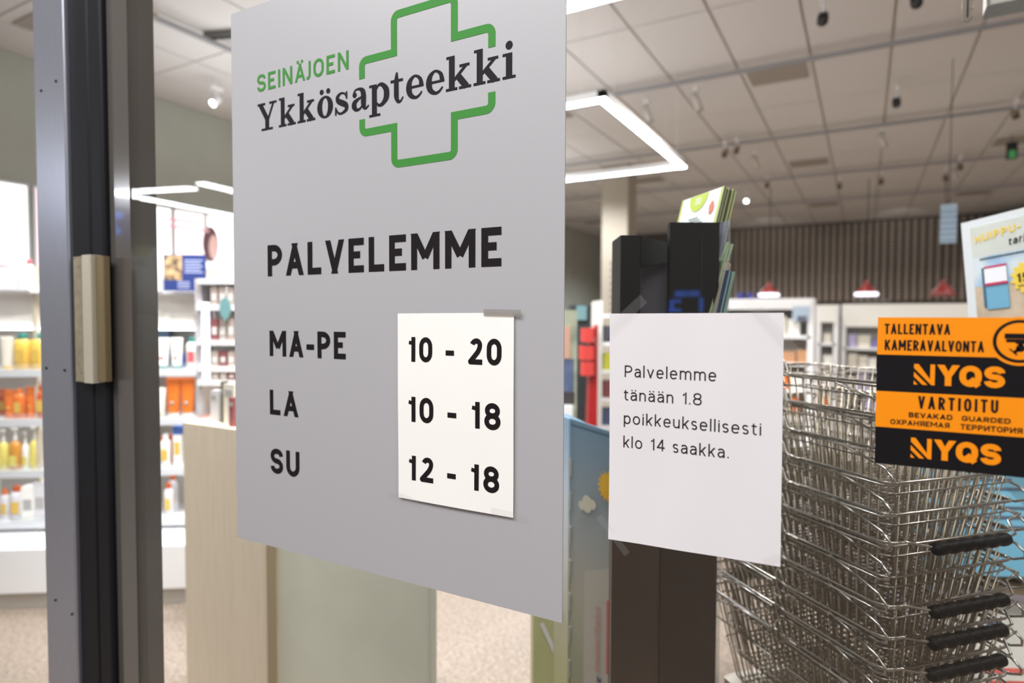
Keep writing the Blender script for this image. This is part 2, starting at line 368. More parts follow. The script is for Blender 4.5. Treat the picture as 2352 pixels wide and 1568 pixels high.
# beige pillar with vertical lettering
p = at_Z(1420, 732, 9.5)
mb = MB(); mb.box(p.x - 0.2, p.x + 0.2, p.y - 0.2, p.y + 0.2, 0, CEIL - 0.001); pil = tag(mb.build('trim_1', mat('beige_pillar', (170, 161, 147), 0.8)), kind='structure')
mb = MB()
for k in range(9): mb.box(p.x - .06, p.x + .03 - .02 * (k % 2), p.y - .203, p.y - .2, 1.5 + .1 * k, 1.56 + .1 * k)
mb.build('lettering', mat('grey_ink', (120, 108, 96), 0.7), pil)

# ------------------------------------------------------------------ shopfront glass and door frame
GX = lambda px, y=0.0: at_y(px, 760, y).x
xa, xb_, xc, xd, xe = GX(91, -0.02), GX(160, -0.02), GX(236, -0.02), GX(306, 0.0), 2.2
w1 = thing('window_1', None, None); w1['kind'] = 'structure'
MB().box(xd, xe, 0.0, 0.008, 0.0, 2.9).build('pane', M_glass, w1)
w2 = thing('window_2', None, None); w2['kind'] = 'structure'
MB().box(xa - 1.9, xa, 0.0, 0.008, 0.0, 2.9).build('pane', M_glass, w2)
w3 = thing('door_1', None, None); w3['kind'] = 'structure'
MB().rbox(xa, xb_, -0.02, 0.05, 0, 2.9, 0.004).build('aluminium_stile', M_alu, w3)
ga = xb_ + (xc - xb_) * 0.60
MB().rbox(xb_, ga - 0.002, -0.012, 0.05, 0, 2.9, 0.006).build('rubber_gasket', M_rub, w3)
MB().box(ga - 0.002, ga + 0.003, -0.008, 0.05, 0, 2.9).build('metal_fin', M_nickel, w3)
MB().rbox(ga + 0.003, xc, -0.014, 0.05, 0, 2.9, 0.006).build('rubber_gasket', M_rub, w3)
MB().box(xc, xd, -0.002, 0.05, 0, 2.9).build('black_stile', M_blackgl, w3)
for (px, py) in ((94, 208), (128, 186), (106, 845), (148, 850), (127, 1378), (165, 1410)):
    q = at_y(px, py, -0.021)
    q.x = max(q.x, xa + 0.006)
    s = MB(); s.lathe([(0.0026, 0), (0.0026, 0.0015), (0.001, 0.002)], 8)
    o = s.build('screw', M_black, w3); o.location = (q.x, -0.0205, q.z); o.rotation_euler = (R(90), 0, 0)
hz0, hz1 = at_y(200, 878, -0.03).z, at_y(200, 587, -0.03).z
hx0, hx1 = at_y(171, 720, -0.03).x, at_y(236, 720, -0.03).x
hw = hx1 - hx0
ht = tag(thing('door_latch_plate', 'pale worn metal latch cover screwed over the black door gaskets', 'hinge', (hx0, 0, hz0)))
MB().box(0, hw * 0.42, -0.030, -0.016, 0, hz1 - hz0).build('flat_plate', M_nickel, ht)
o = MB().rbox(hw * 0.42, hw * 0.72, -0.037, -0.012, 0, hz1 - hz0 + 0.001, 0.003).build('knuckle', mat('bright_nickel', (205, 199, 182), 0.35, 0.3), ht)
MB().rbox(hw * 0.74, hw, -0.028, -0.014, 0.004, hz1 - hz0 - 0.002, 0.002).build('inner_plate', mat('brassy_metal', (138, 122, 92), 0.4, 0.5), ht)
for zz in (0.02, hz1 - hz0 - 0.02):
    s = MB().lathe([(0.002, 0), (0.002, 0.001)], 8).build('screw', M_nickel, ht); s.location = (hw * 0.2, -0.030, zz); s.rotation_euler = (R(90), 0, 0)

# ------------------------------------------------------------------ the grey opening-hours poster
def gp(px, py, y=0.0): return at_y(px, py, y)
PY = -0.002
pl = (gp(530, 33, PY).x + gp(545, 1233, PY).x) / 2; pr = (gp(1301, 20, PY).x + gp(1290, 1431, PY).x) / 2
pt = gp(530, 33, PY).z; pb = (gp(545, 1233, PY).z + gp(1290, 1431, PY).z) / 2
poster = thing('opening_hours_poster', 'large grey pharmacy poster with green cross logo and opening days', 'poster', (0, 0, 0))
MB().box(pl, pr, PY, -0.0002, pb, pt).build('film', M_poster, poster)
LY = PY - 0.0004
for i_, (b, a) in enumerate((('PALVELEMME', (615, 634.5, 1151.5, 611, 563)), ('MA-PE', (619.5, 818, 794, 824, 760)),
             ('LA', (620, 951.6, 685, 957.5, 895)), ('SU', (622, 1088, 688, 1094, 1031)))):
    glass_text(b, a[0], a[1], a[2], a[3], a[4], LY, .205, .9).build('heading_lettering' if i_ == 0 else 'day_lettering', M_ink, poster)
glass_text('SEINÄJOEN', 591, 212.5, 800.6, 158.5, 173, LY, .165, 1.1).build('town_lettering', M_green, poster)

# slab-serif wordmark drawn glyph by glyph
def crom(P, n=7):
    out = []
    for i in range(len(P) - 1):
        a = P[max(i - 1, 0)]; b = P[i]; c = P[i + 1]; d = P[min(i + 2, len(P) - 1)]
        for k in range(n):
            t = k / n
            out.append(tuple(0.5 * ((2 * b[j]) + (-a[j] + c[j]) * t + (2 * a[j] - 5 * b[j] + 4 * c[j] - d[j]) * t * t + (-a[j] + 3 * b[j] - 3 * c[j] + d[j]) * t ** 3) for j in range(3)))
    out.append(tuple(P[-1])); return out
def g_stroke(P, smooth=True):
    pts = crom(P) if smooth else P
    L = []; Rr = []
    for i, (x, y, w_) in enumerate(pts):
        a = pts[max(i - 1, 0)]; b = pts[min(i + 1, len(pts) - 1)]
        dx, dy = b[0] - a[0], b[1] - a[1]; l = math.hypot(dx, dy) or 1
        nx, ny = -dy / l * w_ / 2, dx / l * w_ / 2
        L.append((x + nx, y + ny)); Rr.append((x - nx, y - ny))
    return [[L[i], L[i + 1], Rr[i + 1], Rr[i]] for i in range(len(L) - 1)]
def g_rect(x0, y0, x1, y1): return [[(x0, y0), (x1, y0), (x1, y1), (x0, y1)]]
def g_dot(x, y, r): return [[(x + r * math.cos(a * math.pi / 8), y + r * math.sin(a * math.pi / 8)) for a in range(16)]]
def g_ring(cx, cy, rx, ry, side, thin):
    out = []; N = 36
    def P(a, f):
        ca, sa = math.cos(a), math.sin(a); return (cx + (rx - side * f) * ca, cy + (ry - thin * f) * sa)
    for i in range(N):
        a, b = 2 * math.pi * i / N, 2 * math.pi * (i + 1) / N
        out.append([P(a, 0), P(b, 0), P(b, 1), P(a, 1)])
    return out
def G_k(): return g_rect(.15, 0, .43, 1.42) + g_rect(.02, 1.31, .3, 1.42) + g_rect(0, 0, .56, .11) + g_stroke([(.38, .40, .13), (1.0, .95, .13)], False) + g_rect(.66, .89, 1.14, 1.0) + g_stroke([(.54, .62, .28), (1.0, .06, .28)], False) + g_rect(.64, 0, 1.22, .11)
def G_i(): return g_rect(.16, 0, .46, 1) + g_rect(0, .89, .3, 1) + g_rect(0, 0, .62, .11) + g_dot(.31, 1.30, .17)
def G_Y(): return g_stroke([(.20, 1.33, .27), (.68, .55, .27)], False) + g_stroke([(1.14, 1.33, .13), (.76, .55, .13)], False) + g_rect(.54, 0, .82, .66) + g_rect(.28, 0, 1.08, .11) + g_rect(0, 1.27, .55, 1.38) + g_rect(.84, 1.27, 1.36, 1.38)
def G_e():
    P = []
    for a, w_ in ((0, .24), (45, .17), (90, .10), (135, .22), (180, .30), (225, .24), (270, .14), (300, .11), (330, .07)):
        P.append((.47 + (.47 - w_ / 2) * math.cos(R(a)), .5 + (.52 - w_ / 2) * math.sin(R(a)), w_))
    return g_stroke(P) + g_rect(.12, .46, .93, .56)
def G_o(): return g_ring(.48, .5, .48, .52, .30, .10) + g_dot(.28, 1.22, .12) + g_dot(.68, 1.22, .12)
def G_s(): return g_stroke([(.70, .70, .06), (.60, .90, .09), (.38, .965, .10), (.17, .83, .18), (.20, .64, .24), (.42, .52, .27), (.66, .38, .25), (.68, .18, .19), (.42, .04, .11), (.20, .09, .10), (.06, .32, .07)]) + g_rect(.66, .66, .75, 1.0) + g_rect(.01, -.01, .10, .36)
def G_a(): return g_dot(.17, .73, .125) + g_stroke([(.10, .76, .10), (.20, .93, .09), (.42, .97, .11), (.62, .86, .24), (.68, .65, .28), (.68, .30, .28), (.72, .10, .20), (.84, .05, .11), (.98, .16, .07)]) + g_stroke([(.66, .60, .08), (.40, .53, .12), (.17, .38, .24), (.15, .2, .27), (.28, .05, .16), (.48, .08, .10), (.64, .26, .07)])
def G_p(): return g_rect(.15, -.42, .43, 1) + g_rect(0, .89, .3, 1) + g_rect(0, -.42, .62, -.31) + g_stroke([(.38, .74, .08), (.52, .93, .11), (.72, .93, .18), (.93, .72, .27), (.97, .5, .30), (.93, .28, .27), (.72, .07, .18), (.52, .06, .12), (.38, .22, .08)])
def G_t(): return g_stroke([(.38, 1.30, .10), (.36, 1.1, .20), (.35, .9, .27), (.35, .5, .28), (.36, .25, .27), (.44, .06, .18), (.60, .03, .11), (.75, .20, .07)]) + g_rect(0, .88, .74, 1.0)
word = [(G_Y, 45, 205), (G_k, 222, 365), (G_k, 380, 530), (G_o, 547, 680), (G_s, 697, 810), (G_a, 838, 985), (G_p, 985, 1155), (G_t, 1165, 1275),
        (G_e, 1297, 1445), (G_e, 1465, 1620), (G_k, 1632, 1845), (G_k, 1865, 2088), (G_i, 2110, 2220)]
def wpx(zx, zy): return gp(580 + zx / 3.675, 80 + zy / 3.675, LY)
bz = (wpx(90, 815).z + wpx(2215, 352).z) / 2
xh = ((wpx(1905, 118).z - wpx(1905, 418).z) / 1.42)
mb = MB()
for G, a, b in word:
    polys = G(); xs = [q[0] for pz in polys for q in pz]; u0, u1 = min(xs), max(xs)
    ym = 815 + (a - 90) * (352 - 815) / (2215 - 90)
    xa_, xb2 = wpx(a, ym).x, wpx(b, ym).x
    for ip, pz in enumerate(polys):
        vs = [V((xa_ + (q[0] - u0) / (u1 - u0) * (xb2 - xa_), LY - 8e-6 * (ip % 40), bz + q[1] * xh)) for q in pz]
        mb.add(vs, [tuple(range(len(vs)))])
mb.build('wordmark_lettering', mat('charcoal_ink', (34, 30, 36), 0.6, spec=.15), poster)

# green cross outline, drawn as four bent strips
cl, crr = gp(825, 230, LY).x, gp(1137.5, 230, LY).x
vl, vr = gp(898, 200, LY).x, gp(1051, 200, LY).x
zt_arm = (gp(832, 133, LY).z + gp(1125, 51, LY).z) / 2; zb_arm = (gp(835, 314, LY).z + gp(1125, 260, LY).z) / 2
zbot = (gp(905, 386, LY).z + gp(1040, 366, LY).z) / 2; ztop = zt_arm + (zb_arm - zbot)
th = gp(1137.5, 230, LY).x - gp(1121, 230, LY).x
def strip(mb, pts, w_, rad):
    """closed-up polyline with rounded outer corners, drawn as quads"""
    P = []
    for i, (x, z, rd) in enumerate(pts):
        if not rd: P.append((x, z)); continue
        a, b = pts[i - 1], pts[i + 1]
        da = V((a[0] - x, a[1] - z)).normalized(); db = V((b[0] - x, b[1] - z)).normalized()
        c = V((x, z)) + (da + db) * rad
        s0 = math.atan2(-db.y, -db.x); s1 = math.atan2(-da.y, -da.x)
        d = (s1 - s0 + math.pi) % (2 * math.pi) - math.pi
        for k in range(7):
            an = s0 + d * k / 6; P.append((c.x + rad * math.cos(an), c.y + rad * math.sin(an)))
    n = len(P); L = []; Q = []
    for i in range(n):
        p = V(P[i]); d1 = (p - V(P[i - 1])).normalized() if i else None; d2 = (V(P[i + 1]) - p).normalized() if i < n - 1 else None
        if d1 is None: nn = V((-d2.y, d2.x)); s_ = 1
        elif d2 is None: nn = V((-d1.y, d1.x)); s_ = 1
        else:
            n1 = V((-d1.y, d1.x)); n2 = V((-d2.y, d2.x)); nn = (n1 + n2).normalized(); s_ = 1 / max(0.5, nn.dot(n1))
        L.append(p + nn * w_ / 2 * s_); Q.append(p - nn * w_ / 2 * s_)
    for i in range(n - 1):
        mb.add([V((q.x, LY, q.y)) for q in (L[i], L[i + 1], Q[i + 1], Q[i])], [(0, 1, 2, 3)])
h = th / 2
g1, g2 = gp(832, 181, LY).z, gp(832, 274, LY).z; g3, g4 = gp(1130, 108, LY).z, gp(1130, 211, LY).z
mb = MB(); rd = th * 0.75
strip(mb, [(cl + h, g1, 0), (cl + h, zt_arm - h, 1), (vl + h, zt_arm - h, 0), (vl + h, ztop - h, 1), (vr - h, ztop - h, 1), (vr - h, zt_arm - h, 0), (crr - h, zt_arm - h, 1), (crr - h, g3, 0)], th, rd)
mb.build('emblem_outline', M_green, poster); mb = MB()
strip(mb, [(crr - h, g4, 0), (crr - h, zb_arm + h, 1), (vr - h, zb_arm + h, 0), (vr - h, zbot + h, 1), (vl + h, zbot + h, 1), (vl + h, zb_arm + h, 0), (cl + h, zb_arm + h, 1), (cl + h, g2, 0)], th, rd)
mb.build('emblem_outline', M_green, poster)

# ------------------------------------------------------------------ paper sheets
def sheet(corners, y, ybulge, n=12):
    """curled sheet from its four corner pixels; returns mesh builder and the warp for the print on it"""
    c = [at_y(px, py, y) for px, py in corners]          # TL TR BR BL
    def warp_uv(u, v):
        p = (c[0] * (1 - u) + c[1] * u) * (1 - v) + (c[3] * (1 - u) + c[2] * u) * v
        return p
    mb = MB(); vs = []
    for j in range(n + 1):
        for i in range(n + 1):
            u, v = i / n, j / n; p = warp_uv(u, v); p.y = y - ybulge(u, v); vs.append(p)
    fs = [(j * (n + 1) + i, (j + 1) * (n + 1) + i, (j + 1) * (n + 1) + i + 1, j * (n + 1) + i + 1) for j in range(n) for i in range(n)]
    mb.add(vs, fs, True)
    N_ = len(vs); mb.add([v + V((0, .0003, 0)) for v in vs], [f[::-1] for f in fs], True)
    x0, x1, z1, z0 = c[0].x, c[1].x, c[0].z, (c[2].z + c[3].z) / 2
    def warp(p):
        u = (p.x - x0) / (x1 - x0); v = (z1 - p.z) / (z1 - z0)
        return V((p.x, y - ybulge(u, v) - 0.0004, p.z))
    return mb, warp
b1 = lambda u, v: 0.0006 + 0.0022 * max(0, v - .6) ** 2 * 6 * (0.4 + 0.6 * abs(math.sin(3 * u))) + 0.0008 * math.sin(3.1 * v) ** 2
mb, wp = sheet([(914, 719.5), (1181, 718), (1180, 1188), (917, 1141)], -0.004, b1)
hours = thing('hours_sheet', 'white paper sheet with opening hours 10 - 20 taped on the grey poster', 'notice')
o = mb.build('paper', M_paper, hours)
mb2, _ = sheet([(919, 724), (1174, 723), (1174, 1181), (922, 1136)], -0.0030, b1)
for (b, a) in (('10 - 20', (938, 829.5, 1152.5, 840, 773)), ('10 - 18', (938, 969, 1150.5, 986.5, 912)), ('12 - 18', (939, 1103, 1147.5, 1131, 1047))):
    glass_text(b, a[0], a[1], a[2], a[3], a[4], -0.0045, .20, 1.0, warp=wp).build('hours_lettering', M_ink, hours)
b2 = lambda u, v: 0.0010 + 0.007 * max(0, v - .55) ** 2 * (1 - u) * 3 + 0.0010 * math.sin(6 * u + 2 * v) ** 2
mb, wp2 = sheet([(1401, 720), (1801, 718), (1793, 1300), (1401, 1234)], -0.001, b2, 16)
note = thing('holiday_notice', 'white paper note saying the shop closes at 14 today', 'notice')
o = mb.build('paper', M_paper2, note)
for (b, a) in (('Palvelemme', (1435.5, 864.5, 1645, 876, 838)), ('tänään 1.8', (1433.5, 919, 1612, 930, 893)),
               ('poikkeuksellisesti', (1433.5, 974, 1748, 998, 948)), ('klo 14 saakka.', (1432.5, 1028, 1674, 1050.5, 1002))):
    glass_text(b, a[0], a[1], a[2], a[3], a[4], -0.0022, .105, 1.35, warp=wp2).build('note_lettering', mat('dark_ink', (30, 28, 32), 0.5), note)

def tape(c0, c1, wpx_, label, y=-0.0062, m=None):
    a, b = at_y(*c0, y), at_y(*c1, y); d = (b - a).normalized(); n_ = V((-d.z, 0, d.x)) * (wpx_ * 0.00028)
    mb = MB(); k = 5; ptsL = [a.lerp(b, i / k) + n_ for i in range(k + 1)]; ptsR = [a.lerp(b, i / k) - n_ for i in range(k + 1)]
    zig = [a + n_ * (1 - 2 * i / 8) - d * (0.0006 if i % 2 else 0) for i in range(1, 8)]
    zig2 = [b - n_ * (1 - 2 * i / 8) + d * (0.0006 if i % 2 else 0) for i in range(1, 8)]
    poly = ptsL[::-1] + zig + ptsR + zig2
    mb.add(poly, [tuple(range(len(poly)))])
    return tag(mb.build('tape_strip', m or M_tape), label, 'tape', 'clear tape strips')
tape((906, 714), (968, 714), 8, 'clear tape over the top left corner of the hours sheet')
tape((1111, 717), (1196, 719), 15, 'grey tape over the top right corner of the hours sheet', m=clear_mat('grey_tape', (.62, .6, .57), 1.5, .3, haze=.45, hazecol=(.42, .4, .37)))
tape((890, 1128), (962, 1156), 17, 'clear tape under the bottom left corner of the hours sheet')
tape((1128, 1172), (1211, 1190), 16, 'clear tape under the bottom right corner of the hours sheet')
tape((1365, 790), (1478, 686), 22, 'clear tape across the top left corner of the closing note')
tape((1718, 688), (1828, 812), 22, 'clear tape across the top right corner of the closing note')
tape((1376, 1186), (1440, 1272), 15, 'clear tape hanging at the bottom left corner of the closing note')
tape((1755, 1290), (1812, 1272), 14, 'clear tape behind the bottom right corner of the closing note')
tape((1958, 690), (2042, 694), 14, 'crumpled tape remnant stuck on the glass above the orange sticker', y=-0.0005)

# ------------------------------------------------------------------ orange and black surveillance sticker
SY = -0.0012
sx0 = (gp(2016, 728.7, SY).x + gp(2009, 1063, SY).x) / 2; sx1 = sx0 + (gp(2352, 760, SY).x - sx0) * 1.22
zt = (gp(2016, 728.7, SY).z + gp(2352, 728.7, SY).z) / 2
zavg = lambda l, r_: (gp(2013, l, SY).z + gp(2352, r_, SY).z) / 2
zA, zB, zC, zD = zavg(813.9, 822), zavg(897.7, 913.6), zavg(978.7, 1004.7), zavg(1063, 1097.4)
stk = thing('surveillance_sticker', 'orange and black camera surveillance sticker on the glass', 'sign')
MB().box(sx0, sx1, SY, -0.0001, zD, zt).build('black_film', M_bk, stk)
S1 = SY - 0.0003
MB().box(sx0, sx1, S1, SY, zA, zt).build('orange_band', M_or, stk)
MB().box(sx0, sx1, S1, SY, zC, zB).build('orange_band', M_or, stk)
S2 = S1 - 0.0003
cxl = gp(1990 + 1083 / 3.732, 700 + 313 / 3.732, S2); ct = gp(2338, 700 + 128 / 3.732, S2).z; cb = gp(2338, 700 + 496 / 3.732, S2).z
crad = (ct - cb) / 2; ccx = cxl.x + crad; ccz = (ct + cb) / 2
def disc(r_, y, n=48): return MB().add([V((ccx + r_ * math.cos(2 * math.pi * k / n), y, ccz + r_ * math.sin(2 * math.pi * k / n))) for k in range(n)], [tuple(range(n))])
disc(crad * 1.14, S1 - 0.0001).build('orange_surround', M_or, stk); disc(crad, S2 - 0.0001).build('black_ring', M_bk, stk); disc(crad * .86, S2 - 0.0003).build('orange_disc', M_or, stk)
S3 = S2 - 0.0005; mb = MB()
def cb_(u0, u1, v0, v1, ang=0, o=(0, 0)):
    c, s = math.cos(R(ang)), math.sin(R(ang))
    q = [(u0, v0), (u1, v0), (u1, v1), (u0, v1)]
    mb.add([V((ccx + crad * (o[0] + a * c - b * s), S3, ccz + crad * (o[1] + a * s + b * c))) for a, b in q], [(0, 1, 2, 3)])
cb_(-.56, .56, .12, .36); cb_(-.50, .50, -.05, .10); cb_(-.14, .22, -.12, -.05); cb_(-.05, .13, -.2, -.1)
mb.add([V((ccx + crad * (.04 + .17 * math.cos(2 * math.pi * k / 24)), S3, ccz + crad * (-.32 + .17 * math.sin(2 * math.pi * k / 24)))) for k in range(24)], [tuple(range(24))])
cb_(-.28, 0, -.07, .07, 45, (.0, -.34)); cb_(-.20, .20, -.03, .03, -45, (-.22, -.50))
mb.build('camera_pictogram', M_bk, stk)
for (b, a, bo, sp) in (('TALLENTAVA', (2031.5, 766.7, 2182.4, 768, 743.4), .155, 1.0), ('KAMERAVALVONTA', (2032, 804, 2260, 808.2, 780.4), .155, 1.0),
        ('VARTIOITU', (2108.4, 937.5, 2292.3, 948.7, 909), .16, 1.9), ('BEVAKAD', (2087.3, 957.8, 2187.5, 964, 946.5), .205, .7),
        ('GUARDED', (2209, 965.8, 2321, 972.8, 954.6), .205, .7), ('ОХРАНЯЕМАЯ', (2045, 973.3, 2180.8, 982.7, 962), .18, .7), ('ТЕРРИТОРИЯ', (2205.7, 985.4, 2348.3, 996, 973), .18, .7)):
    glass_text(b, a[0], a[1], a[2], a[3], a[4], S2, bo, sp).build('sticker_lettering', M_bk, stk)
def nyqs(xl, xr, top, bl, br):
    a = at_y(xl, bl, S2); b = at_y(xr, br, S2); t = at_y(xl, top, S2); z0 = (a.z + b.z) / 2 ; H = t.z - a.z; W_ = b.x - a.x
    fx = lambda px: at_y(xl + (px - 405) * (xr - xl) / (1188 - 405), bl, S2).x
    mb = MB(); w = fx(585) - fx(405); x0 = fx(405)
    for pol in ([(0, 1), (.22, 1), (.78, .28), (.78, 1), (1, 1), (1, 0), (.84, 0), (0, .80)], ):
        mb.add([V((x0 + u * w, S2, z0 + v * H)) for u, v in pol], [(0, 1, 2, 7), (2, 6, 7), (2, 3, 4, 5), (2, 5, 6)])
    mb.add([V((x0 + u * w, S2, z0 + v * H)) for u, v in [(0, .62), (.0, .38), (.42, 0), (.66, 0)]], [(0, 1, 2, 3)])
    mb.add([V((x0 + u * w, S2, z0 + v * H)) for u, v in [(0, .2), (0, 0), (.2, 0)]], [(0, 1, 2)])
    for ch, p0, p1 in (('Y', 605, 795), ('Q', 795, 988), ('S', 1008, 1188)):
        text_on(mb, ch, V((fx(p0), S2, z0)), X, Z, fx(p1) - fx(p0), H, .26)
    mb.build('name_lettering', M_or, stk)
nyqs(2098.5, 2308.3, 836, 883, 891.5); nyqs(2091.3, 2299.5, 1005, 1051, 1069)

# key hanging in a lock at the top of the door glass
kz = at_y(2221, 52, -0.01)
key = thing('door_key', 'steel key hanging from the lock at the top of the glass', 'key', (kz.x, -0.012, kz.z))
mb = MB(); pr_ = [(-.0032, 0.002), (0, 0), (.0022, .0015)]
zz = 0.0015
for k in range(9): pr_ += [(.0042 - .0012 * (k % 2), zz + .0016), (.0020 + .001 * (k % 3 == 0), zz + .0034)]; zz += 0.0038
pr_ += [(.0042, zz + 0.004), (.0042, .06), (-.0038, .06), (-.0038, .004)]
mb.slab([V((x_, 0, z_)) for x_, z_ in pr_], V((0, 0.0022, 0))); mb.build('blade', mat('steel', (120, 114, 104), .3, .9), key)
MB().lathe([(0.004, .06), (.011, .064), (.012, .075), (.006, .085)], 14, sy=.2).build('bow', mat('steel'), key)
MB().box(-.0006, .0006, -.0006, 0, .004, .055).build('groove', M_ink, key)
lk = at_y(2268, 12, -0.03)
lock = thing('door_lock', 'grey metal lock case at the top right corner of the glass', 'lock', (lk.x, 0, lk.z))
MB().rbox(0, .12, -.03, -.001, 0, .07, .004).build('case', mat('grey_metal', (150, 148, 142), .35, .7), lock)
MB().rbox(.03, .05, -.036, -.03, .01, .05, .002).build('keyhole_plate', M_nickel, lock)

# ------------------------------------------------------------------ wire shopping baskets
ang = R(17.5)
A_ = -math.sin(ang) * r0 + math.cos(ang) * f0; B_ = math.cos(ang) * r0 + math.sin(ang) * f0
BL_, BW_ = 0.45, 0.27
kc = at_Z(2050, 890, 0.96)
ctr = kc + A_ * (BL_ / 2) + B_ * (BW_ / 2)
brz = math.atan2(B_.y, B_.x)                     # local x = short side (B), local y = long side (A, away)
PITCHB = 0.0492; NB = 11; TOPZ = kc.z
hx, hy, dep, ins = BW_ / 2, BL_ / 2, 0.19, 0.035
def ringpts(x, y, z, r=0.02, n=3):
    pts = []
    for (cx, cy, a0) in ((x - r, y - r, 0), (-x + r, y - r, 90), (-x + r, -y + r, 180), (x - r, -y + r, 270)):
        for k in range(n + 1): a = R(a0 + 90 * k / n); pts.append((cx + r * math.cos(a), cy + r * math.sin(a), z))
    return pts
def lerpx(z):                                    # inset at depth z below rim
    return ins * (-z / dep)
wire = MB()
wr = 0.00135
n_long, n_short = 23, 12
for i in range(n_long):
    y = -hy + 0.02 + (BL_ - 0.04) * i / (n_long - 1); yb = y * (hy - ins) / hy
    wire.tube([(-hx, y, 0.002), (-hx + ins, yb, -dep + .006), (-hx + ins + .006, yb, -dep), (hx - ins - .006, yb, -dep), (hx - ins, yb, -dep + .006), (hx, y, 0.002)], wr, 5)
for i in range(n_short):
    x = -hx + 0.02 + (BW_ - 0.04) * i / (n_short - 1); xb = x * (hx - ins) / hx
    wire.tube([(x, -hy, 0.002), (xb, -hy + ins, -dep + .006), (xb, -hy + ins + .006, -dep - .0028), (xb, hy - ins - .006, -dep - .0028), (xb, hy - ins, -dep + .006), (x, hy, 0.002)], wr, 5)
wire_me = wire.mesh('wire_cage', M_chrome2)
rim = MB(); rim.tube(ringpts(hx + .003, hy + .003, 0), 0.0024, 7, True)
rim_me = rim.mesh('rim', M_chrome)
hoop = MB()
for z in (-0.018, -0.11): i_ = lerpx(z); hoop.tube(ringpts(hx - i_ + .002, hy - i_ + .002, z), 0.0015, 5, True)
hoop_me = hoop.mesh('side_hoop', M_chrome)
def prong(sx, sy):
    m = MB(); x = sx * (hx + 0.006); y = sy * hy
    pts = [(x, sy * 0.02, -0.004), (x, sy * (hy - 0.03), -0.004), (x + sx * .003, sy * (hy - 0.004), -0.003), (x + sx * .006, sy * (hy + 0.012), 0.004), (x + sx * .006, sy * (hy + .012), 0.014), (x + sx * .005, sy * (hy - 0.002), 0.024), (x + sx * .002, sy * (hy - 0.05), 0.036), (x, sy * (hy - 0.105), 0.048)]
    pts = [(a, b, c - .0500) for a, b, c in pts]; m.tube(pts, 0.0023, 7); return m.mesh('stacking_prong', M_chrome)
prongs = [prong(sx, sy) for sx in (-1, 1) for sy in (-1, 1)]
def pivot(sx):
    m = MB(); x = sx * (hx + 0.007)
    pts = [(x, -0.045, 0.0), (x, -0.016, 0.0), (x, -0.009, 0.006), (x + sx * .002, -0.006, 0.020), (x + sx * .003, 0.0, 0.027), (x + sx * .002, 0.006, 0.020), (x, 0.008, 0.002), (x, 0.004, -.012), (x, -0.002, -.02)]
    m.tube(pts, 0.0023, 7); return m.mesh('handle_pivot', M_chrome)
pivs = [pivot(-1), pivot(1)]
def handle_mesh(front):
    s = -1 if front else 1; m = MB(); x = hx + 0.011; ye = hy + 0.030
    pts = [(-x, 0, 0.008), (-x, s * 0.02, 0.004), (-x, s * (hy - .02), 0.006), (-x + .004, s * (hy + .012), 0.010), (-x + .022, s * (hy + .018), 0.012), (-x + .03, s * (hy + .019), 0.010), (-x + .075, s * ye, 0.0),
           (x - .075, s * ye, 0.0), (x - .045, s * (ye - .004), 0.004), (x - .05, s * (hy + .018), 0.024), (x - .015, s * (hy + .012), 0.030), (x, s * (hy - .02), 0.026), (x, s * .02, 0.006), (x, 0, 0.008)]
    m.tube(pts, 0.0023, 7); hm = m.mesh('handle', M_chrome)
    g = MB(); P = []; RR = []
    n = 43; x0, x1 = -x + .066, x - .066
    for k in range(n):
        t = k / (n - 1); P.append((x0 + (x1 - x0) * t, s * ye, 0.0))
        e = min(t, 1 - t); RR.append(0.0108 * (0.84 + 0.16 * abs(math.sin(math.pi * t * 6))) * min(1, math.sqrt(max(e, 0.0) * 30) + .25))
    g.tube(P, 0.009, 12, radii=RR)
    return hm, g.mesh('grip', M_black)
hf, hb = handle_mesh(True), handle_mesh(False)
ORD = ['topmost', 'second', 'third', 'fourth', 'fifth', 'sixth', 'seventh', 'eighth', 'ninth', 'tenth', 'eleventh', 'twelfth']
FRONT = {0, 1, 5, 7, 8, 9}
for k in range(NB):
    front = k in FRONT
    bk = thing('shopping_basket', ('chrome wire shopping basket, %s from the top of the stack' % ORD[k] if k else 'chrome wire shopping basket at the very top of the stack') + (', black grip facing front' if front else ''), 'basket',
               (ctr.x, ctr.y, TOPZ - PITCHB * k), brz + random.uniform(-.008, .008), 'stacked wire shopping baskets')
    def put(me, par=bk):
        o = bpy.data.objects.new(me.name.split('.')[0], me); COL.objects.link(o); o.parent = par; return o
    c_ = put(wire_me); c_['kind'] = 'stuff'
    put(rim_me); put(hoop_me)
    for m_ in prongs: put(m_)
    for m_ in pivs: put(m_)
    hm, gm = hf if front else hb
    h_ = put(hm); g_ = put(gm, h_); g_['label'] = 'black ridged plastic grip'
zb_ = TOPZ - PITCHB * (NB - 1) - dep
st = thing('basket_stand', 'low grey stand carrying the wire basket stack', 'stand', (ctr.x, ctr.y, 0), brz)
MB().rbox(-.12, .12, -.2, .2, zb_ - .03, zb_ - 0.006, .01).build('deck', mat('grey_metal'), st)
for sx in (-1, 1):
    for sy in (-1, 1): MB().tube([(sx * .1, sy * .18, 0), (sx * .1, sy * .18, zb_ - .03)], .01, 8).build('leg', mat('grey_metal'), st)

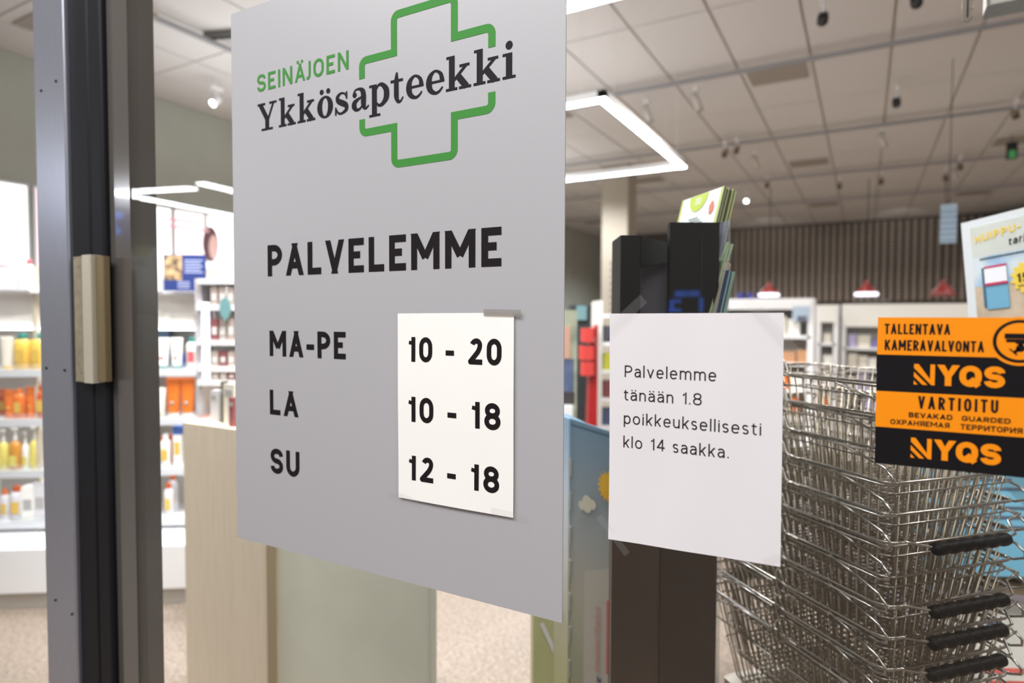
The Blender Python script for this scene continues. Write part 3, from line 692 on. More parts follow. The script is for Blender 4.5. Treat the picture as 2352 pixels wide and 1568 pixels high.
# ------------------------------------------------------------------ brochure tower behind the note
def place(px, Zc, zz=0.0):
    p = at_Z(px, 732, Zc); return V((p.x, p.y, zz))
def zat(px, py, Zc): return at_Z(px, py, Zc).z
RZ = YAW                                                    # facing the camera direction
T0 = 1.13
bt = thing('brochure_stand', 'tall black brochure stand behind the closing note', 'stand', place(1480, T0), RZ)
def loc_x(px): return (px - 1480) / FPX * T0
zt_l, zt_r = zat(1480, 541, T0), zat(1590, 514, T0)
MB().rbox(loc_x(1424), loc_x(1471), 0, .10, 0.0, zt_l, .003).build('side_upright', M_black, bt)
MB().add([V((loc_x(1471), .0, zt_l)), V((loc_x(1546), .05, zt_l - .006)), V((loc_x(1546), .05, zt_l - .045)), V((loc_x(1471), .0, zt_l - .055)),
          V((loc_x(1471), .02, zt_l)), V((loc_x(1546), .07, zt_l - .006)), V((loc_x(1546), .07, zt_l - .045)), V((loc_x(1471), .02, zt_l - .055))],
         [(0, 3, 2, 1), (4, 5, 6, 7), (0, 1, 5, 4), (3, 7, 6, 2)]).build('top_brace', M_black, bt)
MB().box(loc_x(1465), loc_x(1554), .06, .075, 0.1, zt_l - .03).build('grey_back_panel', mat('smoked_grey_panel', (92, 90, 98), .25), bt)
MB().rbox(loc_x(1533), loc_x(1646), -.012, .012, 0.0, zt_r, .004).build('front_upright', M_black, bt)
MB().box(loc_x(1604), loc_x(1605.5), -.0135, -.012, 0.3, zt_r - .02).build('seam', mat('seam', (8, 8, 9), .6), bt)
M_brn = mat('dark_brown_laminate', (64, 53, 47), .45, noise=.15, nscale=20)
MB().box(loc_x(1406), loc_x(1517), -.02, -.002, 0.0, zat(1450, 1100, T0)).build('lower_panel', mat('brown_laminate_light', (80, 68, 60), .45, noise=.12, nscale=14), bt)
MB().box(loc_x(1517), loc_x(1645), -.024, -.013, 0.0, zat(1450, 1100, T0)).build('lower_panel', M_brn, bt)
MB().box(loc_x(1646), loc_x(1652), -.03, .16, 0.2, zat(1640, 760, T0)).build('acrylic_side', M_acryl, bt)
def pocket(z):
    MB().box(loc_x(1646), loc_x(1668), -.01, .12, z, z + .004).build('pocket_floor', M_acryl, bt)
    MB().box(loc_x(1668), loc_x(1670), -.01, .12, z, z + .07).build('pocket_front', M_acryl, bt)
for zz in (zat(1650, 600, T0), zat(1650, 720, T0)): pocket(zz)
# brochures: thick leaning booklets in the stand's pockets, spines turned away, page edges towards the camera
bw = math.sin(R(14)) * r0 - math.cos(R(14)) * f0; brz2 = math.atan2(bw.y, bw.x)
def leaning(label, px, py, Zc, wd, hh, tilt, thick, cover, edges, near=False):
    """top far corner (or top near corner) of the cover given as a point; leans over to the right"""
    P = at_Z(px, py, Zc); yl = V((-bw.y, bw.x, 0)); u_ = UP * math.cos(tilt) + yl * math.sin(tilt)
    o = P - u_ * hh - (bw * wd if near else V((0, 0, 0)))
    t = thing('brochure', label, 'brochure', tuple(o), 0, 'brochures in the black stand'); t.rotation_euler = (-tilt, 0, brz2)
    MB().box(0, wd, 0, .0012, 0, hh).build('cover', cover, t)
    n = len(edges)
    for k in range(n): MB().box(0, wd - .0012 * (k % 2), .0014 + (thick / n) * k, .0014 + (thick / n) * (k + .86), 0, hh - .0012 * (k % 3)).build('leaf', edges[k], t)
    return t
cvr = mat('white_cover', (228, 232, 236), .4); grn = mat('lime_green', (176, 196, 40), .5); grd = mat('dark_green_edge', (66, 72, 38), .6); grl = mat('pale_green_edge', (178, 184, 128), .6); crm_ = mat('cream_edge', (196, 196, 160), .6)
t = leaning('thick stack of white and green brochures leaning out of the stand top', 1569, 461, 1.30, .150, .235, R(14), .026, cvr, [grd, grl, grd, crm_, grd, grd, grl, grd, grl])
Wd, Hh = .150, .235
MB().box(-.001, .006, -.0006, .0, 0, Hh).build('green_spine', mat('soft_green', (186, 198, 110), .5), t)
MB().box(Wd - .008, Wd + .0005, -.0006, .0, 0, Hh).build('green_border', mat('soft_green'), t)
MB().add([V((.066 + .034 * math.cos(a), -.0007, Hh - .001 + .034 * math.sin(a))) for a in [math.pi + math.pi * k / 16 for k in range(17)]], [tuple(range(17))]).build('lime_badge', grn, t)
mb = MB()
for q in range(3): mb.box(.056, .078, -.0010, -.0008, Hh - .010 - .005 * q, Hh - .008 - .005 * q)
mb.build('badge_lettering', cvr, t)
mb = MB()
for q in range(5): mb.box(.044 + .006 * (q % 2), .078 + .03 * (q % 3) / 3, -.0009, -.0002, Hh - .050 - .0055 * q, Hh - .047 - .0055 * q)
mb.build('cover_lettering', mat('grey_print', (150, 160, 160), .6), t)
MB().add([V((.122 + .010 * math.cos(k * .7) * (1 - .3 * (k % 2)), -.0008, Hh - .036 + .014 * math.sin(k * .7))) for k in range(9)], [tuple(range(9))]).build('flower_print', mat('red_print', (206, 120, 96), .6), t)
sg, psg = mat('sage_green', (118, 140, 104), .5), mat('pale_sage', (170, 186, 158), .5); wg, se = mat('warm_grey_cover', (150, 142, 130), .5), mat('sand_edge', (178, 170, 150), .5)
nv_, te = mat('navy_cover', (40, 58, 88), .4), mat('teal_edge', (126, 158, 146), .5); sl, pe = mat('slate_cover', (96, 98, 112), .4), mat('pale_edge', (190, 194, 200), .5)
leaning('thin grey brochure directly behind the green stack', 1672, 506, 1.13, .105, .21, R(11), .004, sl, [pe, sl], True)
leaning('pale green brochures in the second pocket of the stand', 1673, 555, 1.12, .105, .21, R(16), .012, sg, [psg, sg, psg, sg], True)
leaning('silver-grey brochure in the third pocket of the stand', 1672, 600, 1.11, .105, .21, R(15), .006, wg, [se, wg, se], True)
leaning('dark blue and teal brochures in the lowest visible pocket', 1674, 620, 1.10, .105, .21, R(13), .013, nv_, [te, nv_, te, te], True)

# ------------------------------------------------------------------ cardboard sun display
CZ = 1.55
zc = zat(1310, 962, CZ)
cd = thing('cardboard_display', 'blue cardboard floor display with sun and cloud print', 'display', place(1312, CZ), 0)
pR = place(1412, 1.42) - place(1312, CZ); pL = place(1225, 1.75) - place(1312, CZ)
def grad_mat(name, cols, z0, z1):
    m = bpy.data.materials.new(name); m.use_nodes = True; nt = m.node_tree; b = nt.nodes['Principled BSDF']; b.inputs['Roughness'].default_value = .5
    tc = nt.nodes.new('ShaderNodeTexCoord'); sp = nt.nodes.new('ShaderNodeSeparateXYZ'); mr = nt.nodes.new('ShaderNodeMapRange'); rp = nt.nodes.new('ShaderNodeValToRGB')
    mr.inputs[1].default_value = z0; mr.inputs[2].default_value = z1
    nt.links.new(tc.outputs['Object'], sp.inputs[0]); nt.links.new(sp.outputs['Z'], mr.inputs[0]); nt.links.new(mr.outputs[0], rp.inputs[0]); nt.links.new(rp.outputs[0], b.inputs['Base Color'])
    e = rp.color_ramp.elements
    e[0].position, e[0].color = cols[0][0], (*lin(cols[0][1]), 1); e[1].position, e[1].color = cols[-1][0], (*lin(cols[-1][1]), 1)
    for p_, c_ in cols[1:-1]: q = e.new(p_); q.color = (*lin(c_), 1)
    return m
zlow = zat(1312, 1568, CZ)
skyp = grad_mat('sky_print_shaded', [(0, (150, 156, 128)), (.35, (166, 164, 150)), (.6, (150, 158, 160)), (1, (98, 132, 156))], zlow, zc)  # sky print with this side's shade mixed into its colours
skyl = grad_mat('sky_print_lit', [(0, (206, 204, 160)), (.25, (210, 208, 190)), (.62, (214, 222, 230)), (.72, (206, 222, 236)), (1, (146, 184, 214))], zlow, zc)  # same sky print, brightness of the lit side put into the colours
def face(p, mtl, name, dz=0.0):
    n_ = V((-p.y, p.x, 0)).normalized() * .004
    return MB().slab([V((0, 0, 0)), p, p + Z * (zc + dz), Z * zc], n_).build(name, mtl, cd)
face(pR, skyp, 'right_face', -.012); face(pL, skyl, 'left_face', .01)
mb = MB(); dL = pL.normalized()
for k in range(14):
    z0 = zc - .10 - k * .085
    mb.slab([V((0, 0, z0)) + pR.normalized() * .000, V((0, 0, z0)) + pR.normalized() * .006, V((0, 0, z0 - .045)) + pR.normalized() * .006, V((0, 0, z0 - .045))], V((0, -.003, 0)))
mb.build('perforated_edge', mat('cardboard_edge', (176, 178, 168), .7), cd)
MB().slab([V((0, 0, zc - .012)), pR + Z * (zc - .02), pR + pL + Z * (zc - .0), pL + Z * zc], V((0, 0, -.006))).build('top_tray', mat('blue_tray', (96, 128, 150), .5), cd)
ur = pR.normalized(); nr = V((ur.y, -ur.x, 0)) * .0015
def rp_(px, py):
    q = on_plane(px, py, place(1312, CZ), V((ur.y, -ur.x, 0))); return q - cd.location + nr
c0 = rp_(1398, 1118); rs = (rp_(1398, 1090) - c0).length
mb = MB(); star = [c0 + (ur * math.cos(a) + Z * math.sin(a)) * (rs * (1.0 if k % 2 else 1.36)) for k in range(32) for a in [2 * math.pi * k / 32]]
mb.add([c0] + star, [(0, i + 1, (i + 1) % 32 + 1) for i in range(32)]); mb.build('sun_print', mat('sun_yellow', (226, 176, 30), .5), cd)
mb = MB()
for ic, (px, py, rr) in enumerate(((1338, 1160, 11), (1350, 1152, 15), (1362, 1158, 12), (1350, 1163, 14))):
    c1 = rp_(px, py); r_ = (rp_(px, py - rr) - c1).length
    mb.add([c1 + nr * (.4 + .1 * ic) + (ur * math.cos(2 * math.pi * k / 18) * 1.1 + Z * math.sin(2 * math.pi * k / 18)) * r_ for k in range(18)], [tuple(range(18))])
mb.build('cloud_print', mat('cloud_cream', (204, 200, 184), .5), cd)
qa, qb = rp_(1344, 1312), rp_(1404, 1305); 
MB().slab([qa, qb, V((qb.x, qb.y, .2)), V((qa.x, qa.y, .2))], nr * .6).build('white_label_panel', mat('label_panel', (178, 174, 164), .5), cd)
qa, qb = rp_(1396, 1378), rp_(1405, 1378)
MB().slab([qa + nr, qb + nr, V((qb.x, qb.y, rp_(1396, 1546).z)) + nr, V((qa.x, qa.y, rp_(1396, 1546).z)) + nr], nr * .5).build('red_stripe', mat('faded_red', (190, 92, 92), .5), cd)
mb = MB(); q0 = rp_(1362, 1535) + nr * 2; text_on(mb, 'Vouder/Salva', q0 + ur * .028, Z, -ur, (rp_(1362, 1385) - q0).z, .020, .16)
mb.build('pink_lettering', mat('pink_ink', (198, 140, 140), .5), cd)
mb = MB(); q0 = rp_(1374, 1566) + nr * 2; text_on(mb, 'M', q0, ur, Z, .014, .016, .2); mb.build('blue_lettering', mat('navy_ink', (44, 62, 104), .5), cd)
# small boxes standing behind the display top: photo card, red stand, etc.
pc = thing('photo_card', 'tall photo card of a person in blue jeans beside the poster edge', 'card', place(1306, 2.3, 0), YAW)
zc0, zc1 = zat(1306, 930, 2.3), zat(1306, 712, 2.3)
MB().box(-.06, .032, 0, .006, 0.6, zc1).build('board', mat('card_green_grey', (172, 172, 150), .5, noise=.4, rgb2=(120, 128, 110), nscale=9), pc)
MB().box(-.06, .020, -.002, 0, zc1 - .30, zc1 - .18).build('jeans_print', mat('denim_blue', (88, 104, 138), .6, noise=.4, nscale=18), pc)
MB().box(-.05, .024, -.002, 0, zc1 - .345, zc1 - .302).build('dark_print', mat('dark_print', (58, 50, 52), .6), pc)
MB().box(-.02, .006, -.003, 0, zc1 - .178, zc1 - .06).build('skin_print', mat('skin_print', (196, 150, 130), .6), pc)
MB().box(-.06, .016, -.02, 0, zc1 - .42, zc1 - .35).build('white_base', M_white, pc)
MB().box(-.06, .030, -.03, 0, 0, zc1 - .42).build('wooden_foot', mat('light_wood', (186, 142, 104), .5, noise=.2, nscale=30, stretch=(1, 1, 8)), pc)
rs_ = thing('red_display', 'narrow red sunscreen display column behind the cardboard display', 'display', place(1358, 3.2, 0), YAW)
rz1 = zat(1358, 745, 3.2)
MB().add([V((-.035, 0, 0)), V((.035, 0, 0)), V((.035, 0, rz1)), V((.0, 0, rz1 - .04)), V((-.035, .12, 0)), V((.035, .12, 0)), V((.035, .12, rz1)), V((.0, .12, rz1 - .04))],
         [(0, 1, 2, 3), (4, 7, 6, 5), (0, 3, 7, 4), (1, 5, 6, 2), (3, 2, 6, 7)]).build('column', mat('signal_red', (150, 14, 16), .4), rs_)
for k, dz in enumerate((.02, .11, .19)):
    MB().rbox(-.05 - .008 * (k == 1), .02, -.03, .06, rz1 - dz - .07, rz1 - dz, .02).build('red_panel', mat('coral_red', (186, 52, 46), .5), rs_)
dk = thing('dark_product_display', 'dark teal product display left of the red column', 'display', place(1336, 3.5, 0), YAW)
MB().rbox(-.06, .05, 0, .2, 0, zat(1336, 700, 3.5), .01).build('body', mat('near_black_teal', (34, 40, 44), .5), dk)
MB().rbox(-.03, .03, -.02, .05, zat(1336, 735, 3.5), zat(1336, 702, 3.5), .01).build('teal_top', mat('dull_teal', (96, 130, 134), .5), dk)
wpst = thing('white_shelf_post', 'narrow white shelf unit with coloured boxes behind the note', 'shelf', place(1392, 3.8, 0), YAW)
MB().box(-.05, -.02, 0, .3, 0, zat(1392, 690, 3.8)).build('side_panel', M_offw, wpst)
for k in range(9): 
    MB().box(-.02, .14, .0, .3, .15 + .17 * k, .17 + .17 * k).build('shelf', M_white, wpst)
for k, c in enumerate(((58, 40, 58), (44, 44, 60), (190, 190, 60), (120, 60, 60), (70, 80, 110), (200, 196, 190), (90, 60, 90))):
    if k: MB().rbox(-.01, .12, .02, .12, .17 + .17 * (8 - k), .17 + .17 * (8 - k) + .1, .006).build('box_row', mat('box%d' % k, c, .5), wpst)

# ------------------------------------------------------------------ counters under the poster
CYb = 0.68
zt0 = at_y(480, 978, CYb).z
xr_ = at_y(615, 1300, CYb).x; xl_ = at_y(424, 1200, CYb).x
bb = thing('beige_counter', 'pale beige wood-grain counter end below the grey poster', 'counter', (0, 0, 0))
M_birch = mat('pale_birch', (234, 219, 196), .5, noise=.08, nscale=12, stretch=(10, 10, .5))
MB().box(xl_, xr_, CYb, CYb + .018, 0, zt0).build('front_board', M_birch, bb)
MB().box(xl_, xr_ - .002, CYb + .019, CYb + .42, zt0 - .03, zt0 - .002).build('counter_top', M_birch, bb); MB().box(xl_, xl_ + .018, CYb + .019, CYb + .10, 0, zt0 - .031).build('side_board', M_birch, bb)
MB().box(xr_ - .001, xr_ + .006, CYb - .004, CYb + .030, 0, zt0).build('side_edge', mat('birch_edge', (158, 138, 110), .6), bb)
CY2 = 0.56
xg0, xg1 = at_y(632, 1400, CY2 + .16).x, at_y(990, 1400, CY2 + .16).x
gc = thing('frosted_counter_panel', 'grey-green frosted counter panel right of the beige counter', 'counter', (0, 0, 0))
MB().box(xg0, xg1, CY2 + .16, CY2 + .172, 0, at_y(800, 1150, CY2).z).build('panel', mat('frosted_green', (222, 224, 208), .35, noise=.05, nscale=6), gc)
MB().box(xg1 + .0, xg1 + .005, CY2 + .155, CY2 + .18, 0, at_y(800, 1150, CY2).z).build('glass_edge', mat('glass_edge', (206, 210, 200), .2), gc)
yg = thing('yellow_green_card', 'pale yellow-green card with a white tube print beside the cardboard display', 'card', place(1268, 1.62, 0), YAW)
MB().box(-.045, .050, 0, .005, 0, zat(1268, 1330, 1.62)).build('board', mat('pale_lime', (206, 206, 160), .5, noise=.2, rgb2=(190, 196, 132), nscale=7), yg)
q = zat(1268, 1480, 1.62)
MB().add([V((-.028, -.001, q + .040)), V((-.018, -.001, q + .044)), V((.016, -.001, q - .03)), V((.006, -.001, q - .036))], [(0, 3, 2, 1)]).build('tube_print', M_white, yg)

# ------------------------------------------------------------------ beauty gondola on the left
gdir = YAW + R(5.0)
gt = V((math.cos(gdir), math.sin(gdir), 0)); gn = V((gt.y, -gt.x, 0))         # gn points at the camera
G0 = place(270, 3.50)
def gl(px, py, off=0.0):            # pixel -> (local x, world z) on the product plane moved off toward camera
    q = on_plane(px, py, G0 + gn * off, gn); d = q - G0; return d.dot(gt), q.z
gon = thing('shelf_gondola', 'white wall shelf unit with sun care and skin care products', 'shelf', (G0.x, G0.y, 0), gdir)
# local: x along gt, y away from camera
LX0, LX1 = gl(-90, 900)[0], gl(620, 900)[0]
zs = [gl(60, 847)[1], gl(60, 960)[1], gl(60, 1076)[1], gl(60, 1192)[1]]
zbase = gl(60, 1262, .32)[1]
MB().box(LX0, LX1, .28, .30, 0, gl(60, 612)[1]).build('back_panel', M_offw, gon)
for i_, z in enumerate(zs):
    MB().rbox(LX0, LX1, -.04, .28, z - .018, z, .004).build('shelf_board', M_white2, gon)
    rl = MB().box(LX0, LX1, -.046, -.041, z - .040, z - .002).build('price_rail', mat('price_rail', (206, 208, 212), .25), gon)
    if i_ < 3:
        MB().box(LX0, LX1, -.02, .02, z - .024, z - .019).build('shelf_light', M_led2, gon)
    MB().box(LX0, LX1, -.044, -.041, z, z + .030).build('acrylic_lip', M_acryl, gon)
zp0, zp1 = gl(60, 752)[1], gl(60, 673)[1]
MB().box(LX0, LX1, .02, .28, zp0, zp1).build('header_panel', M_offw, gon)
MB().box(LX0, LX1, -.06, .28, zp1, zp1 + .012).build('shelf_board', M_white2, gon)
MB().box(LX0, LX1, -.01, .03, zp0 - .012, zp0 - .002).build('shelf_light', M_led2, gon)
MB().rbox(LX0, LX1, -.32, .28, .09, zbase, .01).build('base_cabinet', M_white, gon)
MB().box(LX0, LX1, -.29, .28, 0, .09).build('plinth', mat('grey_plinth', (182, 178, 170), .6), gon)
for px in (87, 300, 455):
    MB().box(gl(px, 800)[0] - .008, gl(px, 800)[0] + .008, -.02, .28, zbase, gl(px, 612)[1]).build('upright', mat('upright_oak', (196, 184, 164), .5), gon)

def product(kind, label, px0, px1, ytop, ybot, body, cap=None, off=0.0, lab=None, group=None, z=None, base=None):
    x0, z0 = gl(px0, ybot, off); x1, zt_ = gl(px1, ytop, off); zb2 = z if z is not None else z0
    H_ = zt_ - z0; r_ = abs(x1 - x0) / 2
    loc = G0 + gt * ((x0 + x1) / 2) + gn * off
    nm = {'tube': 'tube', 'bottle': 'bottle', 'pump': 'pump_bottle', 'jar': 'jar', 'box': 'carton'}[kind]
    t = thing(nm, label, {'tube': 'tube', 'bottle': 'bottle', 'pump': 'bottle', 'jar': 'jar', 'box': 'box'}[kind], (loc.x, loc.y, zb2 + .0005), gdir, group)
    cap = cap or body
    if kind == 'tube':
        MB().lathe([(r_ * .72, 0), (r_ * .74, H_ * .10)], 14, sy=.7).build('cap', cap, t)
        m = MB(); n = 14; vs = []
        for (zz, fx, fy) in ((H_ * .10, .74, .6), (H_ * .3, .84, .5), (H_ * .7, .95, .26), (H_ * .95, 1, .06), (H_, 1, .05)):
            for k in range(n): a = 2 * math.pi * k / n; vs.append((r_ * fx * math.cos(a), r_ * fy * math.sin(a), zz))
        fs = [(i * n + k, i * n + (k + 1) % n, (i + 1) * n + (k + 1) % n, (i + 1) * n + k) for i in range(4) for k in range(n)] + [tuple(range(4 * n, 5 * n))]
        m.add(vs, fs, True); m.build('body', body, t)
        if lab: MB().lathe([(r_ * .12, -.0006), (r_ * .3, 0), (r_ * .02, .0006)], 10).build('label_dot', lab, t); t.children[-1].rotation_euler = (R(90), 0, 0); t.children[-1].location = (0, -r_ * .56, H_ * .35)
    elif kind == 'bottle':
        MB().lathe([(r_ * .9, 0), (r_, .004), (r_, H_ * .70), (r_ * .85, H_ * .80), (r_ * .5, H_ * .84)], 16, sy=.75).build('body', body, t)
        MB().lathe([(r_ * .55, H_ * .84), (r_ * .55, H_ * .98), (r_ * .48, H_)], 12, sy=.9).build('cap', cap, t)
        if lab: MB().box(-r_ * .55, r_ * .55, -r_ * .765, -r_ * .70, H_ * .2, H_ * .55).build('label', lab, t)
    elif kind == 'pump':
        MB().lathe([(r_ * .9, 0), (r_, .004), (r_, H_ * .56), (r_ * .7, H_ * .66), (r_ * .3, H_ * .70)], 16, sy=.8).build('body', body, t)
        MB().lathe([(r_ * .3, H_ * .70), (r_ * .3, H_ * .80), (r_ * .12, H_ * .81), (r_ * .12, H_ * .94)], 10).build('collar', cap, t)
        MB().rbox(-r_ * .65, r_ * .25, -r_ * .2, r_ * .2, H_ * .93, H_, .002).build('nozzle', cap, t)
        if lab: MB().box(-r_ * .6, r_ * .6, -r_ * .83, -r_ * .76, H_ * .08, H_ * .34).build('label', lab, t)
    elif kind == 'jar':
        MB().lathe([(r_ * .9, 0), (r_ * .96, .004), (r_ * .96, H_ * .6)], 18).build('body', body, t)
        MB().lathe([(r_, H_ * .6), (r_, H_ * .95), (r_ * .95, H_)], 18).build('lid', cap, t)
        if lab: MB().box(-r_ * .4, r_ * .4, -r_ * .98, -r_ * .8, H_ * .15, H_ * .5).build('label', lab, t)
    else:
        MB().box(-r_, r_, -min(r_, .03), min(r_, .03), 0, H_).build('body', body, t)
        if base: MB().box(-r_ * 1.002, r_ * 1.002, -min(r_, .03) - .0005, min(r_, .03), H_ * .80, H_ * 1.002).build('top_band', base, t)
        if lab: MB().box(-r_ * .7, r_ * .7, -min(r_, .03) - .001, 0, H_ * .3, H_ * .62).build('label', lab, t)
    return t
P_yel = mat('yellow_plastic', (244, 200, 84), .35); P_teal = mat('teal_plastic', (22, 120, 112), .35); P_teal2 = mat('turquoise_lid', (50, 158, 152), .35)
P_wht = mat('white_plastic', (240, 238, 232), .35); P_crm = mat('cream_plastic', (228, 222, 208), .4); P_or = mat('orange_plastic', (222, 112, 34), .35); P_or2 = mat('deep_orange_plastic', (196, 84, 22), .35)
P_am = mat('amber_liquid', (206, 140, 44), .15, coat=.5); P_yl2 = mat('pale_yellow_liquid', (226, 212, 110), .15, coat=.5); P_red = mat('small_red_print', (204, 90, 96), .5); P_blu = mat('blue_print', (60, 96, 168), .5)
P_lab = mat('ochre_label', (214, 176, 78), .5); P_grl = mat('grey_label', (170, 168, 166), .5); P_lav = mat('pale_grey_carton', (214, 212, 216), .5)
z1, z2, z3, z4 = zs
GY, GO = 'sun care bottles on the second shelf', 'orange sun care on the third shelf'
product('tube', 'white tube at the left edge of the frame on the yellow bottle shelf', 2, 31, 772, 846, P_crm, P_yel, 0, None, None, z1)
product('bottle', 'yellow bottle with green cap, left one of the yellow pair', 35, 69, 764, 846, P_yel, P_teal, .0, P_lab, 'yellow bottles', z1)
product('bottle', 'yellow bottle with green cap, half hidden by the aluminium stile', 71, 103, 764, 846, P_yel, P_teal, .0, P_lab, 'yellow bottles', z1)
product('jar', 'white jar with turquoise lid beside the black door stile', 313, 362, 796, 846, P_wht, P_teal2, .0, P_red, None, z1)
product('box', 'dark blue carton behind the turquoise-lidded jar', 345, 392, 757, 846, mat('navy_carton', (64, 84, 112), .5), None, -.13, P_grl, None, z1)
product('box', 'grey carton left of the dark blue carton', 318, 342, 757, 846, P_lav, None, -.13, P_grl, None, z1)
product('tube', 'white tube with green cap, left one of the pair', 359, 389, 772, 842, P_wht, P_teal, .0, P_red, 'white tubes with green caps', z1)
product('tube', 'white tube with green cap, right one of the pair', 392, 420, 772, 842, P_wht, P_teal, .0, P_red, 'white tubes with green caps', z1)
product('bottle', 'slim white bottle with dark green cap beside the white tubes', 429, 455, 770, 842, P_wht, P_teal, .0, P_red, None, z1)
product('box', 'blue and white carton between tube and slim bottle', 417, 426, 812, 844, P_blu, None, -.08, None, None, z1)
for i_, (a, b, t_, c) in enumerate(((-40, -6, 884, P_or2), (-4, 20, 896, P_or2), (10, 34, 892, P_or), (33, 58, 890, P_or), (60, 82, 886, P_or), (84, 110, 882, P_or2))):
    product('bottle' if i_ % 2 else 'tube', ('deep orange' if c is P_or2 else 'orange') + ' sun care container on the third shelf, %s from the left edge' % ['outside', 'first', 'second', 'third', 'fourth', 'fifth'][i_], a, b, t_, 958, c, c, .0 if i_ != 1 else -.1, P_lab, GO, z2)
product('jar', 'round orange jar with pale label beside the black door stile', 313, 352, 890, 950, P_or, P_or, 0, P_lab, None, z2)
product('tube', 'white tube standing beside the orange jar', 349, 381, 888, 956, P_crm, P_crm, .02, None, None, z2)
product('tube', 'tall orange tube, left one of the pair', 383, 414, 864, 954, P_or, P_wht, 0, P_grl, 'tall orange tubes', z2)
product('tube', 'tall orange tube, right one of the pair', 415, 447, 864, 954, P_or, P_wht, 0, P_grl, 'tall orange tubes', z2)
product('box', 'orange carton right of the tall orange tubes', 459, 482, 890, 956, P_or2, None, .0, None, None, z2)
product('box', 'cream carton behind the orange carton', 462, 500, 868, 956, P_crm, None, -.1, P_grl, None, z2)
for i_, (a, b, t_, c) in enumerate(((-30, -4, 1000, P_am), (-2, 20, 1004, P_yl2), (23, 49, 1000, P_am), (52, 66, 1010, P_wht), (70, 92, 998, P_yl2), (88, 112, 988, P_am))):
    product('pump', '%s pump bottle on the fourth shelf, %s from the frame edge' % ('amber' if c is P_am else 'clear white' if c is P_wht else 'pale yellow', ['outside', 'first', 'second', 'third', 'fourth', 'fifth'][i_]), a, b, t_ - 20, 1074, c, P_wht, 0.0 if i_ != 5 else -.05, P_yl2 if i_ < 5 else None, 'oil bottles on the fourth shelf', z3)
product('box', 'orange topped carton, left one beside the door stile', 330, 347, 1004, 1074, P_lav, None, 0, None, 'cartons with orange tops', z3, P_or)
product('box', 'orange topped carton, right one beside the door stile', 348, 366, 1004, 1074, P_lav, None, 0, None, 'cartons with orange tops', z3, P_or)
product('bottle', 'white spray bottle between orange cartons and orange tube', 370, 392, 1000, 1074, P_wht, P_wht, 0, P_lab, None, z3)
product('tube', 'slim dark orange tube behind the white spray bottle', 390, 400, 990, 1060, P_or2, P_or2, -.04, None, None, z3)
product('tube', 'orange tube leaning behind the orange topped cartons', 371, 388, 992, 1050, P_or2, P_or2, -.08, None, None, z3)
product('box', 'white carton with blue corner at the beige counter', 402, 418, 982, 1074, P_wht, None, 0, P_lab, None, z3, P_blu)
for i_, (a, b, t_, c) in enumerate(((3, 22, 1120, P_or), (26, 56, 1112, P_or2), (-28, 0, 1112, P_or))):
    product('bottle', 'small clear bottle with orange cap on the lowest shelf, %s' % ['left of the red-capped one', 'with the broad orange-red cap', 'outside the frame edge'][i_], a, b, t_, 1190, P_lav, c, 0, P_lab, 'small bottles on the lowest shelf', z4)
product('box', 'white carton on the lowest shelf beside the aluminium stile', 58, 84, 1112, 1190, P_wht, None, 0, P_grl, None, z4)
product('box', 'pale carton on the lowest shelf behind the aluminium stile', 86, 112, 1104, 1190, P_lav, None, 0, P_grl, None, z4)
product('bottle', 'small white bottle with orange-green cap, left one', 343, 364, 1110, 1188, P_lav, P_or, 0, P_lab, 'orange-capped bottles by the counter', z4)
product('bottle', 'small white bottle with orange cap, middle one', 378, 398, 1112, 1188, P_lav, P_or2, 0, P_lab, 'orange-capped bottles by the counter', z4)
product('bottle', 'small white bottle with tall orange cap, right one at back', 388, 408, 1092, 1180, P_lav, P_or2, -.08, P_lab, 'orange-capped bottles by the counter', z4)
product('bottle', 'small bottle with red cap half hidden by the door stile', 308, 330, 1130, 1188, P_lav, P_or2, 0, P_lab, None, z4)
zt2 = zp1 + .012
for i_, (a, b, t_, m_, cp) in enumerate(((-5, 18, 572, P_wht, P_red), (20, 40, 566, P_wht, P_wht), (42, 56, 588, P_crm, P_red), (58, 78, 560, P_wht, P_red), (345, 362, 622, P_wht, P_red), (318, 340, 618, P_crm, P_wht))):
    product('bottle' if i_ % 2 else 'jar', 'white container on the top shelf, %s' % ['red-lidded at the frame edge', 'tall beside the frame edge', 'small cream one with red cap', 'next to the aluminium stile', 'with pink band under the bright light boxes', 'cream one beside the black stile'][i_], a, b, t_ + 40, 672, m_, cp, .0, None, 'containers on the top shelf', zt2)
# bright white top blocks
for (a, b, y0, y1, lb) in ((-20, 47, 618, 652, 'white lit carton block on the top shelf at the frame edge'), (52, 72, 620, 672, 'white carton on the top shelf by the stile'), (308, 374, 648, 676, 'white carton with turquoise tab on the top shelf')):
    product('box', lb, a, b, y0, y1 if y1 > 660 else 672, M_white2, None, .05, P_teal2 if a > 300 else None, None, zt2)
